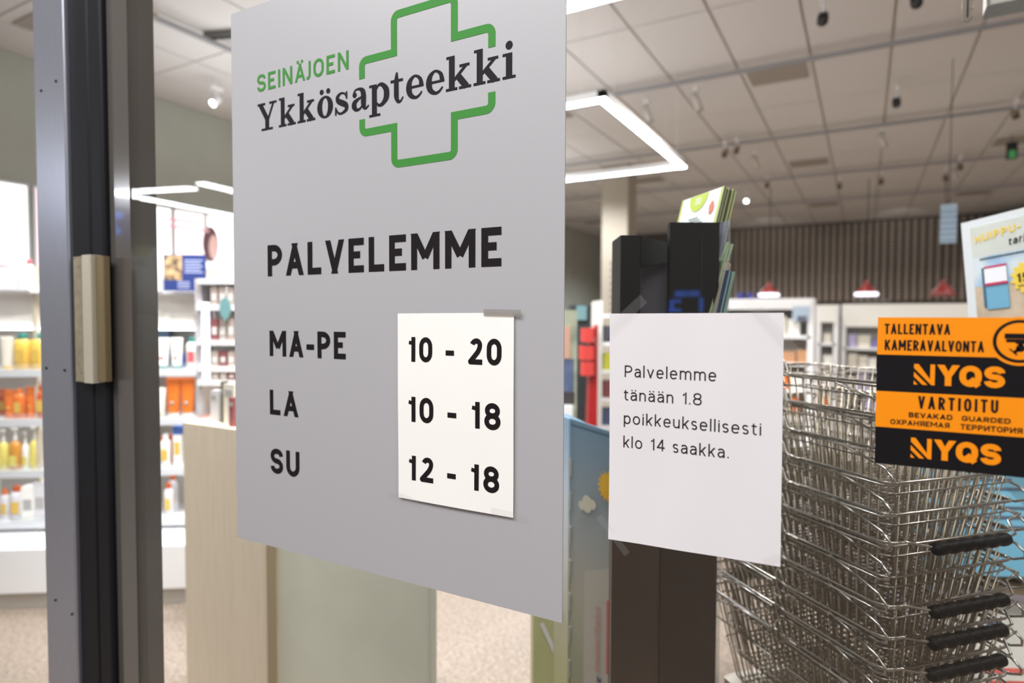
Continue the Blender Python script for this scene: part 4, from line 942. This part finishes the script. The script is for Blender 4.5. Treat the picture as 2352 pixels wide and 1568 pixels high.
# navy card hung before the shelf
x0, zb2 = gl(376, 668, .12); x1, zt_ = gl(472, 585, .12)
nv = thing('blue_info_card', 'dark blue information card with golden picture above the shelf', 'sign', tuple(G0 + gn * .12), gdir); nv.location.z = 0
MB().box(x0, x1, 0, .006, zb2, zt_).build('board', mat('royal_navy', (40, 56, 118), .4), nv)
MB().box(x0 + .005, x0 + (x1 - x0) * .44, -.001, 0, zb2 + .06, zt_ - .005).build('picture', mat('golden_capsules', (214, 178, 130), .5, noise=1, rgb2=(70, 56, 50), nscale=26), nv)
mb = MB()
for k in range(5): mb.box(x0 + (x1 - x0) * .50, x0 + (x1 - x0) * (.93 - .05 * (k % 2)), -.001, 0, zt_ - .035 - .016 * k, zt_ - .028 - .016 * k)
for k in range(3): mb.box(x0 + (x1 - x0) * .33, x0 + (x1 - x0) * .62, -.001, 0, zb2 + .045 - .014 * k, zb2 + .051 - .014 * k)
mb.build('text_lines', mat('pale_print', (170, 176, 206), .5), nv)
MB().tube([((x0 + x1) / 2, .003, zt2), ((x0 + x1) / 2, .003, zb2)], .003, 6).build('stem', M_white2, nv)
# white tiered display next to the poster edge
TZ = 2.42
tp = thing('tiered_display', 'white tiered cosmetics display with pink cartons left of the poster', 'display', place(500, TZ), YAW)
def tx(px): return (px - 500) / FPX * TZ
M_pk = mat('pinkish_grey_carton', (196, 178, 170), .5); M_mar = mat('maroon_carton', (150, 84, 88), .5)
zlev = [zat(500, y_, TZ) for y_ in (640, 700, 780, 840, 872)]
MB().box(tx(448), tx(463), 0, .10, zt0 - .0015, zlev[0]).build('side_frame', mat('mauve_frame', (206, 200, 204), .5), tp)
MB().box(tx(464), tx(590), .10, .11, zt0 - .0015, zlev[0]).build('back_panel', M_offw, tp)
for k, z in enumerate(zlev):
    MB().rbox(tx(455 + 5 * (k == 0)), tx(590), -.02, .11, z - .022, z, .004).build('tier_shelf', M_white2, tp)
MB().box(tx(466), tx(482), -.012, .0, zlev[4], zlev[1] + .01).build('lit_upright', mat('soft_led', (240, 244, 255), emit=1.2), tp)
k = 0
for li, (zz, H_) in enumerate(((zlev[1], .085), (zlev[2], .10), (zlev[3], .07), (zlev[4], .04))):
    for a in (484, 503, 522, 541):
        c = thing('carton', 'small %s carton, %s from left on tier %s of the white display' % ('maroon' if (k * 3 + li) % 4 == 1 else 'pinkish', ['first', 'second', 'third', 'fourth'][k % 4], ['one', 'two', 'three', 'four'][li]), 'box', tuple(place(a + 8, TZ - .01, zz + .0005)), YAW, 'cartons on the white tiered display')
        MB().box(-.013, .013, 0, .05, 0, H_ * .8).build('body', M_mar if (k * 3 + li) % 4 == 1 else M_pk, c)
        MB().box(-.009, .009, -.0008, 0, H_ * .2, H_ * .5).build('label', P_wht, c); k += 1
tc_ = thing('teal_wobbler', 'teal oval shelf wobbler hanging on the white tiered display', 'sign', tuple(place(517, TZ - .03, 0)), YAW)
zc_ = zat(517, 708, TZ - .03)
MB().slab([V((.021 * math.cos(2 * math.pi * k / 20), 0, zc_ + .040 * math.sin(2 * math.pi * k / 20) - (.012 if k == 15 else 0))) for k in range(20)], V((0, .003, 0))).build('disc', mat('muted_teal', (120, 166, 168), .4), tc_)
MB().tube([(0, .003, zc_), (0, .02, zlev[0] - .01)], .0015, 5).build('wire', M_white2, tc_)
# cartons standing on the beige counter under the tiered display
for i_, (a, b, t_, c, nm) in enumerate(((484, 500, 895, P_lav, 'pale grey'), (508, 512, 875, mat('dark_olive', (92, 90, 78), .5), 'dark olive'), (514, 538, 880, P_crm, 'cream'), (526, 537, 912, M_mar, 'maroon'))):
    yy = CYb + (.07 if i_ != 3 else .035); qa, qb = at_y(a, 980, yy), at_y(b, 980, yy); H_ = at_y(a, t_, yy).z - zt0
    c_o = thing('carton', '%s upright carton on the counter under the tiered display' % nm, 'box', ((qa.x + qb.x) / 2, yy, zt0 - .0015), 0)
    hw_ = (qb.x - qa.x) / 2
    MB().box(-hw_, hw_, 0, .025, 0, H_).build('body', c, c_o)
    MB().box(-hw_ * .7, hw_ * .7, -.001, 0, H_ * .7, H_ * .85).build('label', P_grl, c_o)

# light boxes on the left wall
def wl(px, py): q = at_x(px, py, XL + .06); return q.y, q.z
for (a, b, yt, yb2, lb, m_) in ((-70, 68, 430, 535, 'bright white light box at the left frame edge', M_lightbox), (78, 180, 442, 560, 'pink light box behind the aluminium stile', mat('pink_lightbox', (246, 222, 228), emit=1.3)),
        (250, 396, 458, 640, 'bright white light box right of the black stile', M_lightbox), (400, 472, 480, 640, 'pale pink light box with portrait of a dark-haired woman', mat('blush_lightbox', (250, 238, 240), emit=1.4)), (474, 640, 495, 660, 'large white light box next to the poster edge', M_lightbox)):
    y0, z1_ = wl(a, yt); y1, z2_ = wl(b, yt + (b - a) * .15); _, zb2 = wl(b, yb2)
    L = thing('light_box', lb, 'light box', (XL, 0, 0), 0, 'light boxes on the wall')
    MB().box(0.0, .05, y0, y1, 1.85, 2.66).build('frame', M_white, L)
    MB().box(.05, .056, y0 + .02, y1 - .02, 1.87, 2.64).build('lit_face', m_, L)
    if 'woman' in lb:
        yc = (y0 + y1) / 2 + .24
        MB().add([V((.060, yc + .10 * math.cos(2 * math.pi * k / 20), 2.32 + .2 * math.sin(2 * math.pi * k / 20))) for k in range(20)], [tuple(range(20))]).build('hair_print', mat('hair_print', (118, 82, 90), .8, emit=.15), L)
        MB().add([V((.062, yc + .035 + .06 * math.cos(2 * math.pi * k / 20), 2.29 + .14 * math.sin(2 * math.pi * k / 20))) for k in range(20)], [tuple(range(20))]).build('face_print', mat('face_print', (228, 190, 184), .8, emit=.4), L)
        MB().add([V((.061, yc - .28, 1.88)), V((.061, yc + .20, 1.88)), V((.061, yc + .10, 2.14)), V((.061, yc - .12, 2.12))], [(0, 1, 2, 3)]).build('blouse_print', mat('blouse_print', (246, 246, 250), .8, emit=.9), L)
        mb = MB()
        for k in range(2): mb.box(.060, .061, yc - .55, yc - .12 + .1 * k, 2.52 - .07 * k, 2.55 - .07 * k)
        mb.build('pink_text_lines', mat('pink_lines', (238, 180, 188), .8, emit=.5), L)

# ------------------------------------------------------------------ LED fixtures, tracks and spots
def led_ring(name, label, pts, wd=.055, outside=False, grp=None):
    t = thing(name, label, 'ceiling light', (0, 0, 0), 0, grp)
    for i in range(len(pts) - 1):
        a, b = V(pts[i]), V(pts[i + 1]); d = (b - a).normalized(); n_ = V((-d.y, d.x, 0)) * wd / 2
        a2, b2 = a - d * wd / 2, b + d * wd / 2
        MB().slab([a2 + n_, a2 - n_, b2 - n_, b2 + n_], V((0, 0, .012))).build('light_strip', M_ledm if outside else M_led, t)
        MB().slab([a2 + n_ + Z * .012, a2 - n_ + Z * .012, b2 - n_ + Z * .012, b2 + n_ + Z * .012], V((0, 0, .05))).build('housing', M_white2, t)
        for s_ in (.1, .9):
            q = a.lerp(b, s_); 
            if not outside and q.y > .1: MB().tube([q + Z * .06, V((q.x, q.y, CEIL))], .002, 4).build('hanger', M_white2, t)
    return t
LZ = CAM_H + 1.45
c1 = at_z(1403, 228, LZ); c2 = at_z(1553, 386, LZ)
wdr = 1.6
xc = (c1.x + c2.x) / 2
led_ring('pendant_light', 'square white ring light hanging under the ceiling right of the poster', [(xc - wdr, c1.y, LZ), (xc, c1.y, LZ), (xc, c2.y, LZ), (xc - wdr, c2.y, LZ), (xc - wdr, c1.y, LZ)], grp='ring lights')
c3 = at_z(1340, 12, LZ)
led_ring('pendant_light', 'white ring light cut by the top frame edge', [(c3.x + 1.0, c3.y, LZ), (c3.x - 1.1, c3.y, LZ), (c3.x - 1.1, c3.y - .9, LZ)], grp='ring lights')
# mall-side ring light, seen mirrored in the glass
MZ = CAM_H + 1.75
m1 = at_z(258, 443, MZ); m2 = at_z(540, 497, MZ); m3_ = at_z(432, 434, MZ); m4 = at_z(470, 424, MZ); m5 = at_z(540, 441, MZ)
mir = lambda p: (p.x, -p.y, p.z)
led_ring('ring_light', 'white mall ring light mirrored in the glass beside the poster', [mir(m3_), mir(m1), mir(m2)], .16, True, 'mall lights mirrored in the glass')
led_ring('bar_light', 'short white mall light bar mirrored at the poster edge', [mir(m4), mir(m5)], .16, True, 'mall lights mirrored in the glass')
# suspended tracks parallel to the shopfront
def spot(px, py, zt_, label, mode):
    q = at_z(px, py, zt_)
    t = thing('spotlight', label, 'spotlight', (q.x, q.y, zt_), 0, 'ceiling spotlights')
    MB().tube([(0, 0, .10), (0, 0, CEIL - q.z)], .005, 6).build('drop_rod', M_white2, t)
    MB().box(-.02, .02, -.06, .06, .10, .13).build('track_adapter', M_white2, t)
    MB().tube([(0, 0, .11), (0, 0, .02)], .008, 6).build('stem', M_white2, t)
    if mode == 'dark': m_, e_ = M_black, mat('black_lens', (14, 12, 14), .2)
    elif mode == 'brown': m_, e_ = mat('tan_metal', (140, 122, 102), .5), mat('brown_lens', (76, 62, 50), .4)
    elif mode == 'lit': m_, e_ = M_white2, mat('lit_lens', (255, 250, 244), emit=14)
    else: m_, e_ = mat('white_spot', (206, 200, 192), .4), mat('dim_lens', (150, 140, 128), .4)
    d = (V((0, -0.75, -0.66)) if mode in ('dark', 'brown', 'lit') else V((.35, .1, -.93))).normalized()
    Ln = .10 if mode != 'white' else .17; rr = .036
    MB().tube([-d * Ln * .5, d * Ln * .5], rr, 12).build('lamp_head', m_, t)
    MB().tube([d * Ln * .5, d * (Ln * .5 + .004)], rr * .86, 12).build('lens', e_, t)
    return t
tz = CEIL - .09
for i_, (px, py) in enumerate(((2352, 51), (2352, 248), (2352, 357), (2352, 425))):
    q = at_z(px, py, tz)
    t = thing('light_track', ['nearest', 'second', 'third', 'farthest'][i_] + ' grey light track crossing the ceiling', 'light track', (0, 0, 0), 0, 'light tracks')
    MB().box(XL + .05, XR, q.y - .018, q.y + .018, tz, tz + .03).build('rail', mat('grey_track', (150, 150, 154), .5), t)
    for xx in range(-5, 5, 2): MB().tube([(xx, q.y, tz + .03), (xx, q.y, CEIL)], .003, 4).build('hanger', M_white2, t)
yt3 = at_x(400, 145, XL + 1.6)
q = at_x(420, 150, -4.6); t = thing('light_track', 'light track running deeper into the shop over the left shelves', 'light track', (0, 0, 0), 0, 'light tracks')
MB().box(-4.62, -4.58, .6, 9, tz, tz + .03).build('rail', mat('grey_track'), t)
SZ = CEIL - .22
for (px, py, m_, lb) in ((1890, 43, 'dark', 'black spotlight above the orange sticker, near the top of the frame'), (2105, 2, 'dark', 'black spotlight cut by the top frame edge'), (2059, 235, 'dark', 'small black spotlight in the middle of the right ceiling'),
        (1665, 352, 'brown', 'brown spotlight above the green brochures, left of a pair'), (1692, 344, 'brown', 'brown spotlight above the green brochures, right of a pair'), (1762, 424, 'brown', 'brown spotlight right of the small lit lamp'),
        (1928, 426, 'brown', 'brown spotlight left in the far middle row'), (2024, 416, 'brown', 'brown spotlight right in the far middle row'), (2172, 408, 'brown', 'brown spotlight left of the white far one'), (2205, 382, 'brown', 'brown spotlight under the third track'), (2332, 262, 'brown', 'brown spotlight at the right frame edge'),
        (1487, 262, 'white', 'white spotlight beside the square ring light'), (1600, 235, 'white', 'white spotlight under the nearest track'), (2027, 322, 'white', 'white spotlight under the second track'), (1735, 372, 'white', 'white spotlight under the second track, left one'), (2192, 400, 'white', 'white spotlight far right'),
        (1715, 458, 'lit', 'lit far spotlight above the dark slat wall'), (497, 232, 'lit', 'glowing spotlight left of the poster'), (342, 10, 'white', 'large white spotlight at the top beside the black stile')):
    spot(px, py, SZ, lb, m_)
q = at_z(510, 78, CEIL - .02)
t = thing('ceiling_speaker_bar', 'dark bar fixed to the ceiling left of the poster', 'fixture', tuple(q), R(20)); MB().rbox(-.15, .15, -.03, .03, -.03, .018, .01).build('bar', mat('grey_bar', (96, 94, 92), .5), t); MB().box(-.13, .13, -.02, .02, -.034, -.03).build('slot', M_black, t)
q = at_z(2324, 350, SZ)
t = thing('exit_sign', 'small dark ceiling sign with green face at the far right', 'sign', tuple(q), R(10)); MB().box(-.05, .05, -.03, .03, -.08, .12).build('case', M_black, t); MB().box(-.04, .03, -.034, -.03, -.08, .02).build('green_face', mat('exit_green', (60, 140, 80), emit=.35), t); MB().tube([(0, 0, .12), (0, 0, .22)], .004, 5).build('stem', M_black, t)

# ------------------------------------------------------------------ far shop: shelving, pendants, bulkhead
def far_shelf(label, short, px0, px1, Zc, ytop, levels, head, ncols, prods, seed):
    rnd = random.Random(seed)
    p0, p1 = at_y(px0, 732, 0), None
    yw = Zc
    xL_, xR_ = at_y(px0, 760, yw).x, at_y(px1, 760, yw).x; zt_ = at_y((px0 + px1) / 2, ytop, yw).z
    t = thing('shelf_unit', label, 'shelf', ((xL_ + xR_) / 2, yw, 0), 0, 'far white shelving')
    w_ = (xR_ - xL_) / 2
    MB().box(-w_, w_, .30, .33, 0, zt_).build('back_panel', M_offw, t)
    for s_ in (-1, 1): MB().box(s_ * w_ - .025, s_ * w_ + .025, -.02, .30, 0, zt_).build('side_panel', M_white, t)
    MB().box(-w_, w_, -.03, .30, zt_ - head, zt_).build('header_board', mat('lit_header', (232, 230, 224), emit=.05) if head > .15 else M_white, t)
    zz = zt_ - head - .02; k = 0
    while zz > .25:
        MB().box(-w_, w_, -.02, .30, zz - .25, zz - .22).build('shelf_board', M_white, t)
        x = -w_ + .05; no = 0
        if k < levels:
            while x < w_ - .10:
                ww = rnd.uniform(.07, .13); hh = rnd.uniform(.10, .19); c = rnd.choice(prods)
                q = thing('carton', '%s carton %s from left, row %s, %s' % (c[1], ['first','second','third','fourth','fifth','sixth','seventh','eighth','ninth','tenth','eleventh','twelfth','thirteenth','fourteenth','fifteenth','sixteenth','seventeenth','eighteenth','nineteenth','twentieth','twenty-first','twenty-second','twenty-third','twenty-fourth','twenty-fifth','twenty-sixth','twenty-seventh'][min(no, 26)], ['one', 'two', 'three', 'four', 'five', 'six'][k], short), 'box', (t.location.x + x + ww / 2, yw + .05, zz - .2195), 0, 'cartons on the ' + label)
                MB().box(-ww / 2, ww / 2, -.03, .1, 0, hh).build('body', c[0], q)
                x += ww + .012; no += 1
        zz -= .25; k += 1
    return t
W1 = [(P_wht, 'white'), (P_lav, 'pale grey'), (mat('lilac_carton', (186, 178, 214), .5), 'lilac'), (mat('violet_carton', (126, 122, 176), .5), 'violet'), (P_crm, 'cream'), (mat('black_carton', (44, 42, 50), .5), 'black')]
W2 = [(P_wht, 'white'), (mat('tan_carton', (190, 140, 100), .5), 'tan'), (P_or, 'orange'), (P_crm, 'cream'), (mat('steel_blue', (150, 172, 196), .5), 'steel blue'), (mat('dark_teal_carton', (44, 74, 84), .5), 'dark teal')]
far_shelf('long white shelf wall above the orange sticker', 'long shelf wall', 1938, 2420, 7.6, 697, 4, .26, 1, W1, 3)
far_shelf('white shelf bay left of the long shelf wall', 'narrow middle bay', 1880, 1920, 7.4, 700, 4, .20, 1, W2, 4)
far_shelf('white shelf bay right of the closing note', 'bay beside closing note', 1650, 1862, 5.6, 686, 4, .10, 1, W2, 5)
MB_ = thing('picture_panel', 'pale blue picture panel on the bay right of the closing note', 'sign', (at_y(1838, 715, 5.5).x, 5.568, 0))
zp_ = at_y(1838, 738, 5.5).z; MB().box(-.07, .07, 0, .01, zp_, zp_ + .14).build('board', mat('pale_blue', (176, 194, 214), .5), MB_); MB().box(-.03, .05, -.002, 0, zp_ + .0, zp_ + .05).build('dark_picture', mat('slate_print', (96, 98, 116), .6), MB_)
# freezer-like dark bulkhead under the slats and a glossy dark block at the right
MB2 = thing('dark_bulkhead', 'dark brown bulkhead box behind the red pendants', 'wall panel', (2.2, YB - 1.2, 0)); MB().box(0, 3.5, 0, 1.10, 2.0, 3.3).build('casing', mat('bulkhead_brown', (66, 54, 48), .5), MB2); MB().box(0, 3.5, -.01, 0, 2.9, 2.96).build('reflective_trim', mat('steel_trim', (130, 136, 146), .3, .4), MB2)
def pend(px, py, Zy, lit, lb):
    q = at_y(px, py, Zy)
    t = thing('red_pendant', lb, 'pendant lamp', tuple(q), 0, 'red pendant lamps')
    MB().lathe([(.15, 0), (.12, .06), (.04, .14), (.02, .2)], 18).build('shade', mat('dark_red_shade', (136, 34, 32), .4), t)
    MB().lathe([(.17, -.05), (.17, 0.0)], 18).build('diffuser', mat('pendant_glow', (246, 240, 255), emit=2.2) if lit else mat('unlit_rim', (150, 80, 76), .5), t)
    MB().tube([(0, 0, .2), (0, 0, CEIL - q.z)], .006, 5).build('cord', M_black, t)
pend(1766, 674, 11.0, True, 'red pendant lamp, left lit one above the closing note'); pend(1990, 672, 11.0, True, 'red pendant lamp, lit one above the orange sticker'); pend(2166, 672, 11.0, False, 'unlit red pendant lamp left of the price board')
q = at_y(2179, 500, 6.0)
t = thing('hanging_banner', 'narrow pale blue banner hanging at the far right', 'sign', tuple(q)); MB().box(-.06, .06, 0, .01, -.22, .12).build('panel', mat('banner_blue', (160, 184, 206), .5), t)
for k in range(6): MB().box(-.06, .06, -.002, 0, -.2 + .05 * k, -.19 + .05 * k).build('banner_line', mat('banner_line', (110, 130, 156), .5), t)
MB().tube([(0, .005, .12), (0, .005, CEIL - q.z)], .003, 4).build('cord', M_black, t)
# blue glow row on the far wall
for i_, px in enumerate((1700, 1722, 1745)):
    q = at_y(px, 682, YB - .3); t = thing('blue_lamp', ['left', 'middle', 'right'][i_] + ' one of the small blue glowing lamps on the far wall', 'lamp', tuple(q), 0, 'blue lamps on the far wall'); MB().box(-.02, .02, .05, .30, 0, .03).build('bracket', M_black, t); MB().rbox(-.07, .07, 0, .05, -.08, .1, .01).build('housing', mat('blue_lamp', (64, 68, 150), emit=.25), t)

# ------------------------------------------------------------------ offer board on the right
OZ = 1.55
tl = at_Z(2207, 513, OZ); blp = at_Z(2233, 830, OZ - .02)
vdn = (blp - tl).normalized(); vu = -vdn; uo = -A_; uo = (uo - vdn * uo.dot(vdn)).normalized()
nn = uo.cross(vu).normalized(); 
if nn.dot(CPOS - tl) < 0: nn = -nn
ob = thing('offer_board', 'white framed price board with two summer offers, 15,90', 'sign')
BWd, BH = .34, .52
def oq(u, v, o=0.0): return tl + uo * u + vdn * v + nn * o
def orect(u0, u1, v0, v1, o, m_, name, d=.0015): return MB().slab([oq(u0, v0, o), oq(u1, v0, o), oq(u1, v1, o), oq(u0, v1, o)], nn * d).build(name, m_, ob)
orect(0, BWd, 0, BH, -.008, mat('white_frame', (206, 210, 214), .3), 'frame', .008)
skym = mat('beach_sky_print', (196, 208, 214), .5, noise=1, rgb2=(84, 144, 196), nscale=9)
grym = mat('pale_sky_print', (196, 200, 194), .5, noise=.1, nscale=10); sandm = mat('sand_print', (200, 180, 156), .5, noise=.3, nscale=22)
f_ = .022
for r_i, v0 in enumerate((.018, .268)):
    orect(f_, BWd - .03, v0, v0 + .075, .0, grym, 'pale_sky_print'); orect(f_, BWd - .03, v0 + .075, v0 + .145, .0, skym, 'sky_print'); orect(f_, BWd - .03, v0 + .145, v0 + .235, .0, sandm, 'sand_print')
    yel = mat('offer_yellow', (226, 194, 66), .5)
    mb = MB(); text_on(mb, 'HUIPPU-', oq(f_ + .01, v0 + .040, .0025), (uo + vu * .10).normalized(), vu, .105, .018, .2); mb.build('yellow_lettering', yel, ob)
    mb = MB(); text_on(mb, 'tarjous', oq(f_ + .085, v0 + .060, .0025), (uo + vu * .10).normalized(), (vu + uo * .12).normalized(), .075, .017, .16); mb.build('black_lettering', M_ink, ob)
    mb = MB(); [text_on(mb, '-', oq(f_ + .018 + .0062 * k, v0 + .083, .0025), uo, vu, .005, .006, .6) for k in range(21)]; mb.build('small_lettering', M_ink, ob)
    # packet picture
    pkb, pkw, pkr, pkd = mat('packet_blue', (104, 160, 190), .5), mat('packet_white', (226, 226, 232), .5), mat('packet_crimson', (180, 36, 84), .5), mat('packet_shadow_blue', (46, 92, 116), .5)
    orect(f_ + .028, f_ + .078, v0 + .100, v0 + .202, .0025, pkb, 'packet_print'); orect(f_ + .021, f_ + .028, v0 + .102, v0 + .196, .0025, pkd, 'packet_side_print')
    orect(f_ + .028, f_ + .078, v0 + .104, v0 + .142, .0042, pkw, 'packet_label_print'); orect(f_ + .028, f_ + .078, v0 + .100, v0 + .105, .0045, pkr, 'crimson_band'); orect(f_ + .028, f_ + .078, v0 + .140, v0 + .146, .0045, pkr, 'crimson_band')
    mb = MB(); cc = oq(f_ + .122, v0 + .138, .003)
    mb.add([cc] + [cc + (uo * math.cos(2 * math.pi * k / 28) + vu * math.sin(2 * math.pi * k / 28)) * (.040 if k % 2 else .031) for k in range(28)], [(0, i + 1, (i + 1) % 28 + 1) for i in range(28)]); mb.build('price_burst', yel, ob)
    mb = MB(); text_on(mb, '15', oq(f_ + .098, v0 + .148, .0045), uo, vu, .026, .020, .2); text_on(mb, '90', oq(f_ + .127, v0 + .137, .0045), uo, vu, .020, .011, .2); [text_on(mb, '-', oq(f_ + .100 + .0055 * k, v0 + .158, .0045), uo, vu, .0042, .004, .7) for k in range(8)]; mb.build('price_lettering', M_ink, ob)
MB().slab([oq(.30, BH, -.008), oq(.32, BH, -.008), V((oq(.32, BH, 0).x, oq(.32, BH, 0).y, 0)), V((oq(.30, BH, 0).x, oq(.30, BH, 0).y, 0))], V((.006, .006, 0))).build('post', M_white2, ob)

# ------------------------------------------------------------------ promotion table behind the baskets
tz_ = .78
tb = thing('promotion_table', 'white promotion table behind the wire baskets', 'table', (0, 0, 0))
ta = place(2230, 1.75)
tb.location = (ta.x, ta.y, 0); tb.rotation_euler = (0, 0, brz)
MB().rbox(-.45, .75, -.25, .9, tz_ - .03, tz_, .02).build('table_top', mat('grey_purple_top', (120, 112, 118), .4), tb)
MB().tube([(-.45, -.27, tz_), (.75, -.27, tz_)], .012, 8).build('front_rail', M_white2, tb)
for sx, sy in ((-.4, -.2), (.7, -.2), (-.4, .85), (.7, .85)): MB().tube([(sx, sy, 0), (sx, sy, tz_ - .03)], .02, 8).build('leg', M_white2, tb)
def leaf(label, px, py, Zc, w_, h_, rx, rz, m_, name, cat, extra=None):
    q = at_Z(px, py, Zc)
    t = thing(name, label, cat, tuple(q), brz + rz); t.rotation_euler = (rx, 0, brz + rz)
    MB().box(-w_ / 2, w_ / 2, -.01, 0, -h_ / 2, h_ / 2).build('board', m_, t)
    if extra: extra(t, w_, h_)
    return t
ppb = mat('poster_light_blue', (92, 150, 174), .5); ppd = mat('poster_mid_blue', (40, 98, 128), .5)
def txtlines(t, w_, h_):
    mb = MB()
    for k in range(9):
        l_ = w_ * (.5 + .35 * ((k * 7) % 5) / 5); mb.box(-w_ * .42, -w_ * .42 + l_, -.012, -.0101, h_ * .38 - h_ * .07 * k, h_ * .38 - h_ * .07 * k + h_ * .02)
    mb.build('text_lines', mat('print_dark', (60, 76, 92), .6), t)
    MB().box(w_ * .2, w_ * .42, -.012, -.0101, h_ * .42, h_ * .48).build('pink_mark', mat('pink_mark', (206, 60, 104), .6), t)
leaf('light blue text poster behind the basket stack, upper one', 2290, 1160, 1.5, .34, .34, R(-38), R(-22), ppb, 'text_poster', 'poster', txtlines)
leaf('mid blue text poster behind the basket stack, lower one', 2300, 1245, 1.62, .42, .24, R(-30), R(-22), ppd, 'text_poster', 'poster', txtlines)
leaf('white leaflet with blue and red print at the lower right corner', 2310, 1500, 1.35, .26, .22, R(-55), R(-20), mat('leaflet_white', (176, 172, 164), .6), 'leaflet', 'leaflet',
     lambda t, w_, h_: (MB().box(-w_ * .3, -w_ * .12, -.012, -.0101, h_ * .1, h_ * .22).build('blue_mark', P_blu, t), MB().box(-w_ * .05, w_ * .08, -.012, -.0101, h_ * .2, h_ * .34).build('blue_mark', P_blu, t),
                        MB().box(-w_ * .3, w_ * .1, -.012, -.0101, -h_ * .22, -h_ * .17).build('red_text', mat('red_text', (180, 70, 60), .6), t), MB().box(-w_ * .3, w_ * .0, -.012, -.0101, -h_ * .33, -h_ * .29).build('red_text', mat('red_text'), t)))
for i_, (px, py, Zc) in enumerate(((2305, 1275, 1.5), (2325, 1325, 1.52))):
    q = at_Z(px, py, Zc); t = thing('cardboard_tray', ['upper', 'lower'][i_] + ' beige tray with a dark square insert beside the basket grips', 'tray', tuple(q), brz - R(25)); t.rotation_euler = (R(12), R(6), brz - R(25))
    MB().rbox(-.075, .095, -.055, .055, -.012, 0, .006).build('tray', mat('kraft_beige', (176, 158, 128), .6), t); MB().box(-.03, .035, -.025, .02, 0, .002).build('dark_insert', mat('dark_insert', (74, 68, 58), .6, noise=.4, nscale=90), t)

# mall-side blue letters that mirror faintly in the glass
bs = thing('blue_shop_sign', 'blue lit letter blocks across the mall, mirrored in the glass', 'sign')
M_bl = mat('blue_neon', (90, 130, 235), emit=3.2)
def refl_rect(a, b, c, d, yv=4.5):
    p, q = at_y(a, c, yv), at_y(b, d, yv); MB().box(p.x, q.x, -yv - .03, -yv, min(p.z, q.z), max(p.z, q.z)).build('letter_block', M_bl, bs)
for r_ in ((1549, 1575, 668, 681), (1580, 1604, 667, 680), (1537, 1562, 688, 695), (1537, 1545, 695, 712), (1537, 1562, 708, 716), (1605, 1613, 684, 716), (238, 276, 492, 500), (238, 262, 512, 520), (238, 246, 500, 530), (240, 272, 528, 536)):
    refl_rect(*r_)
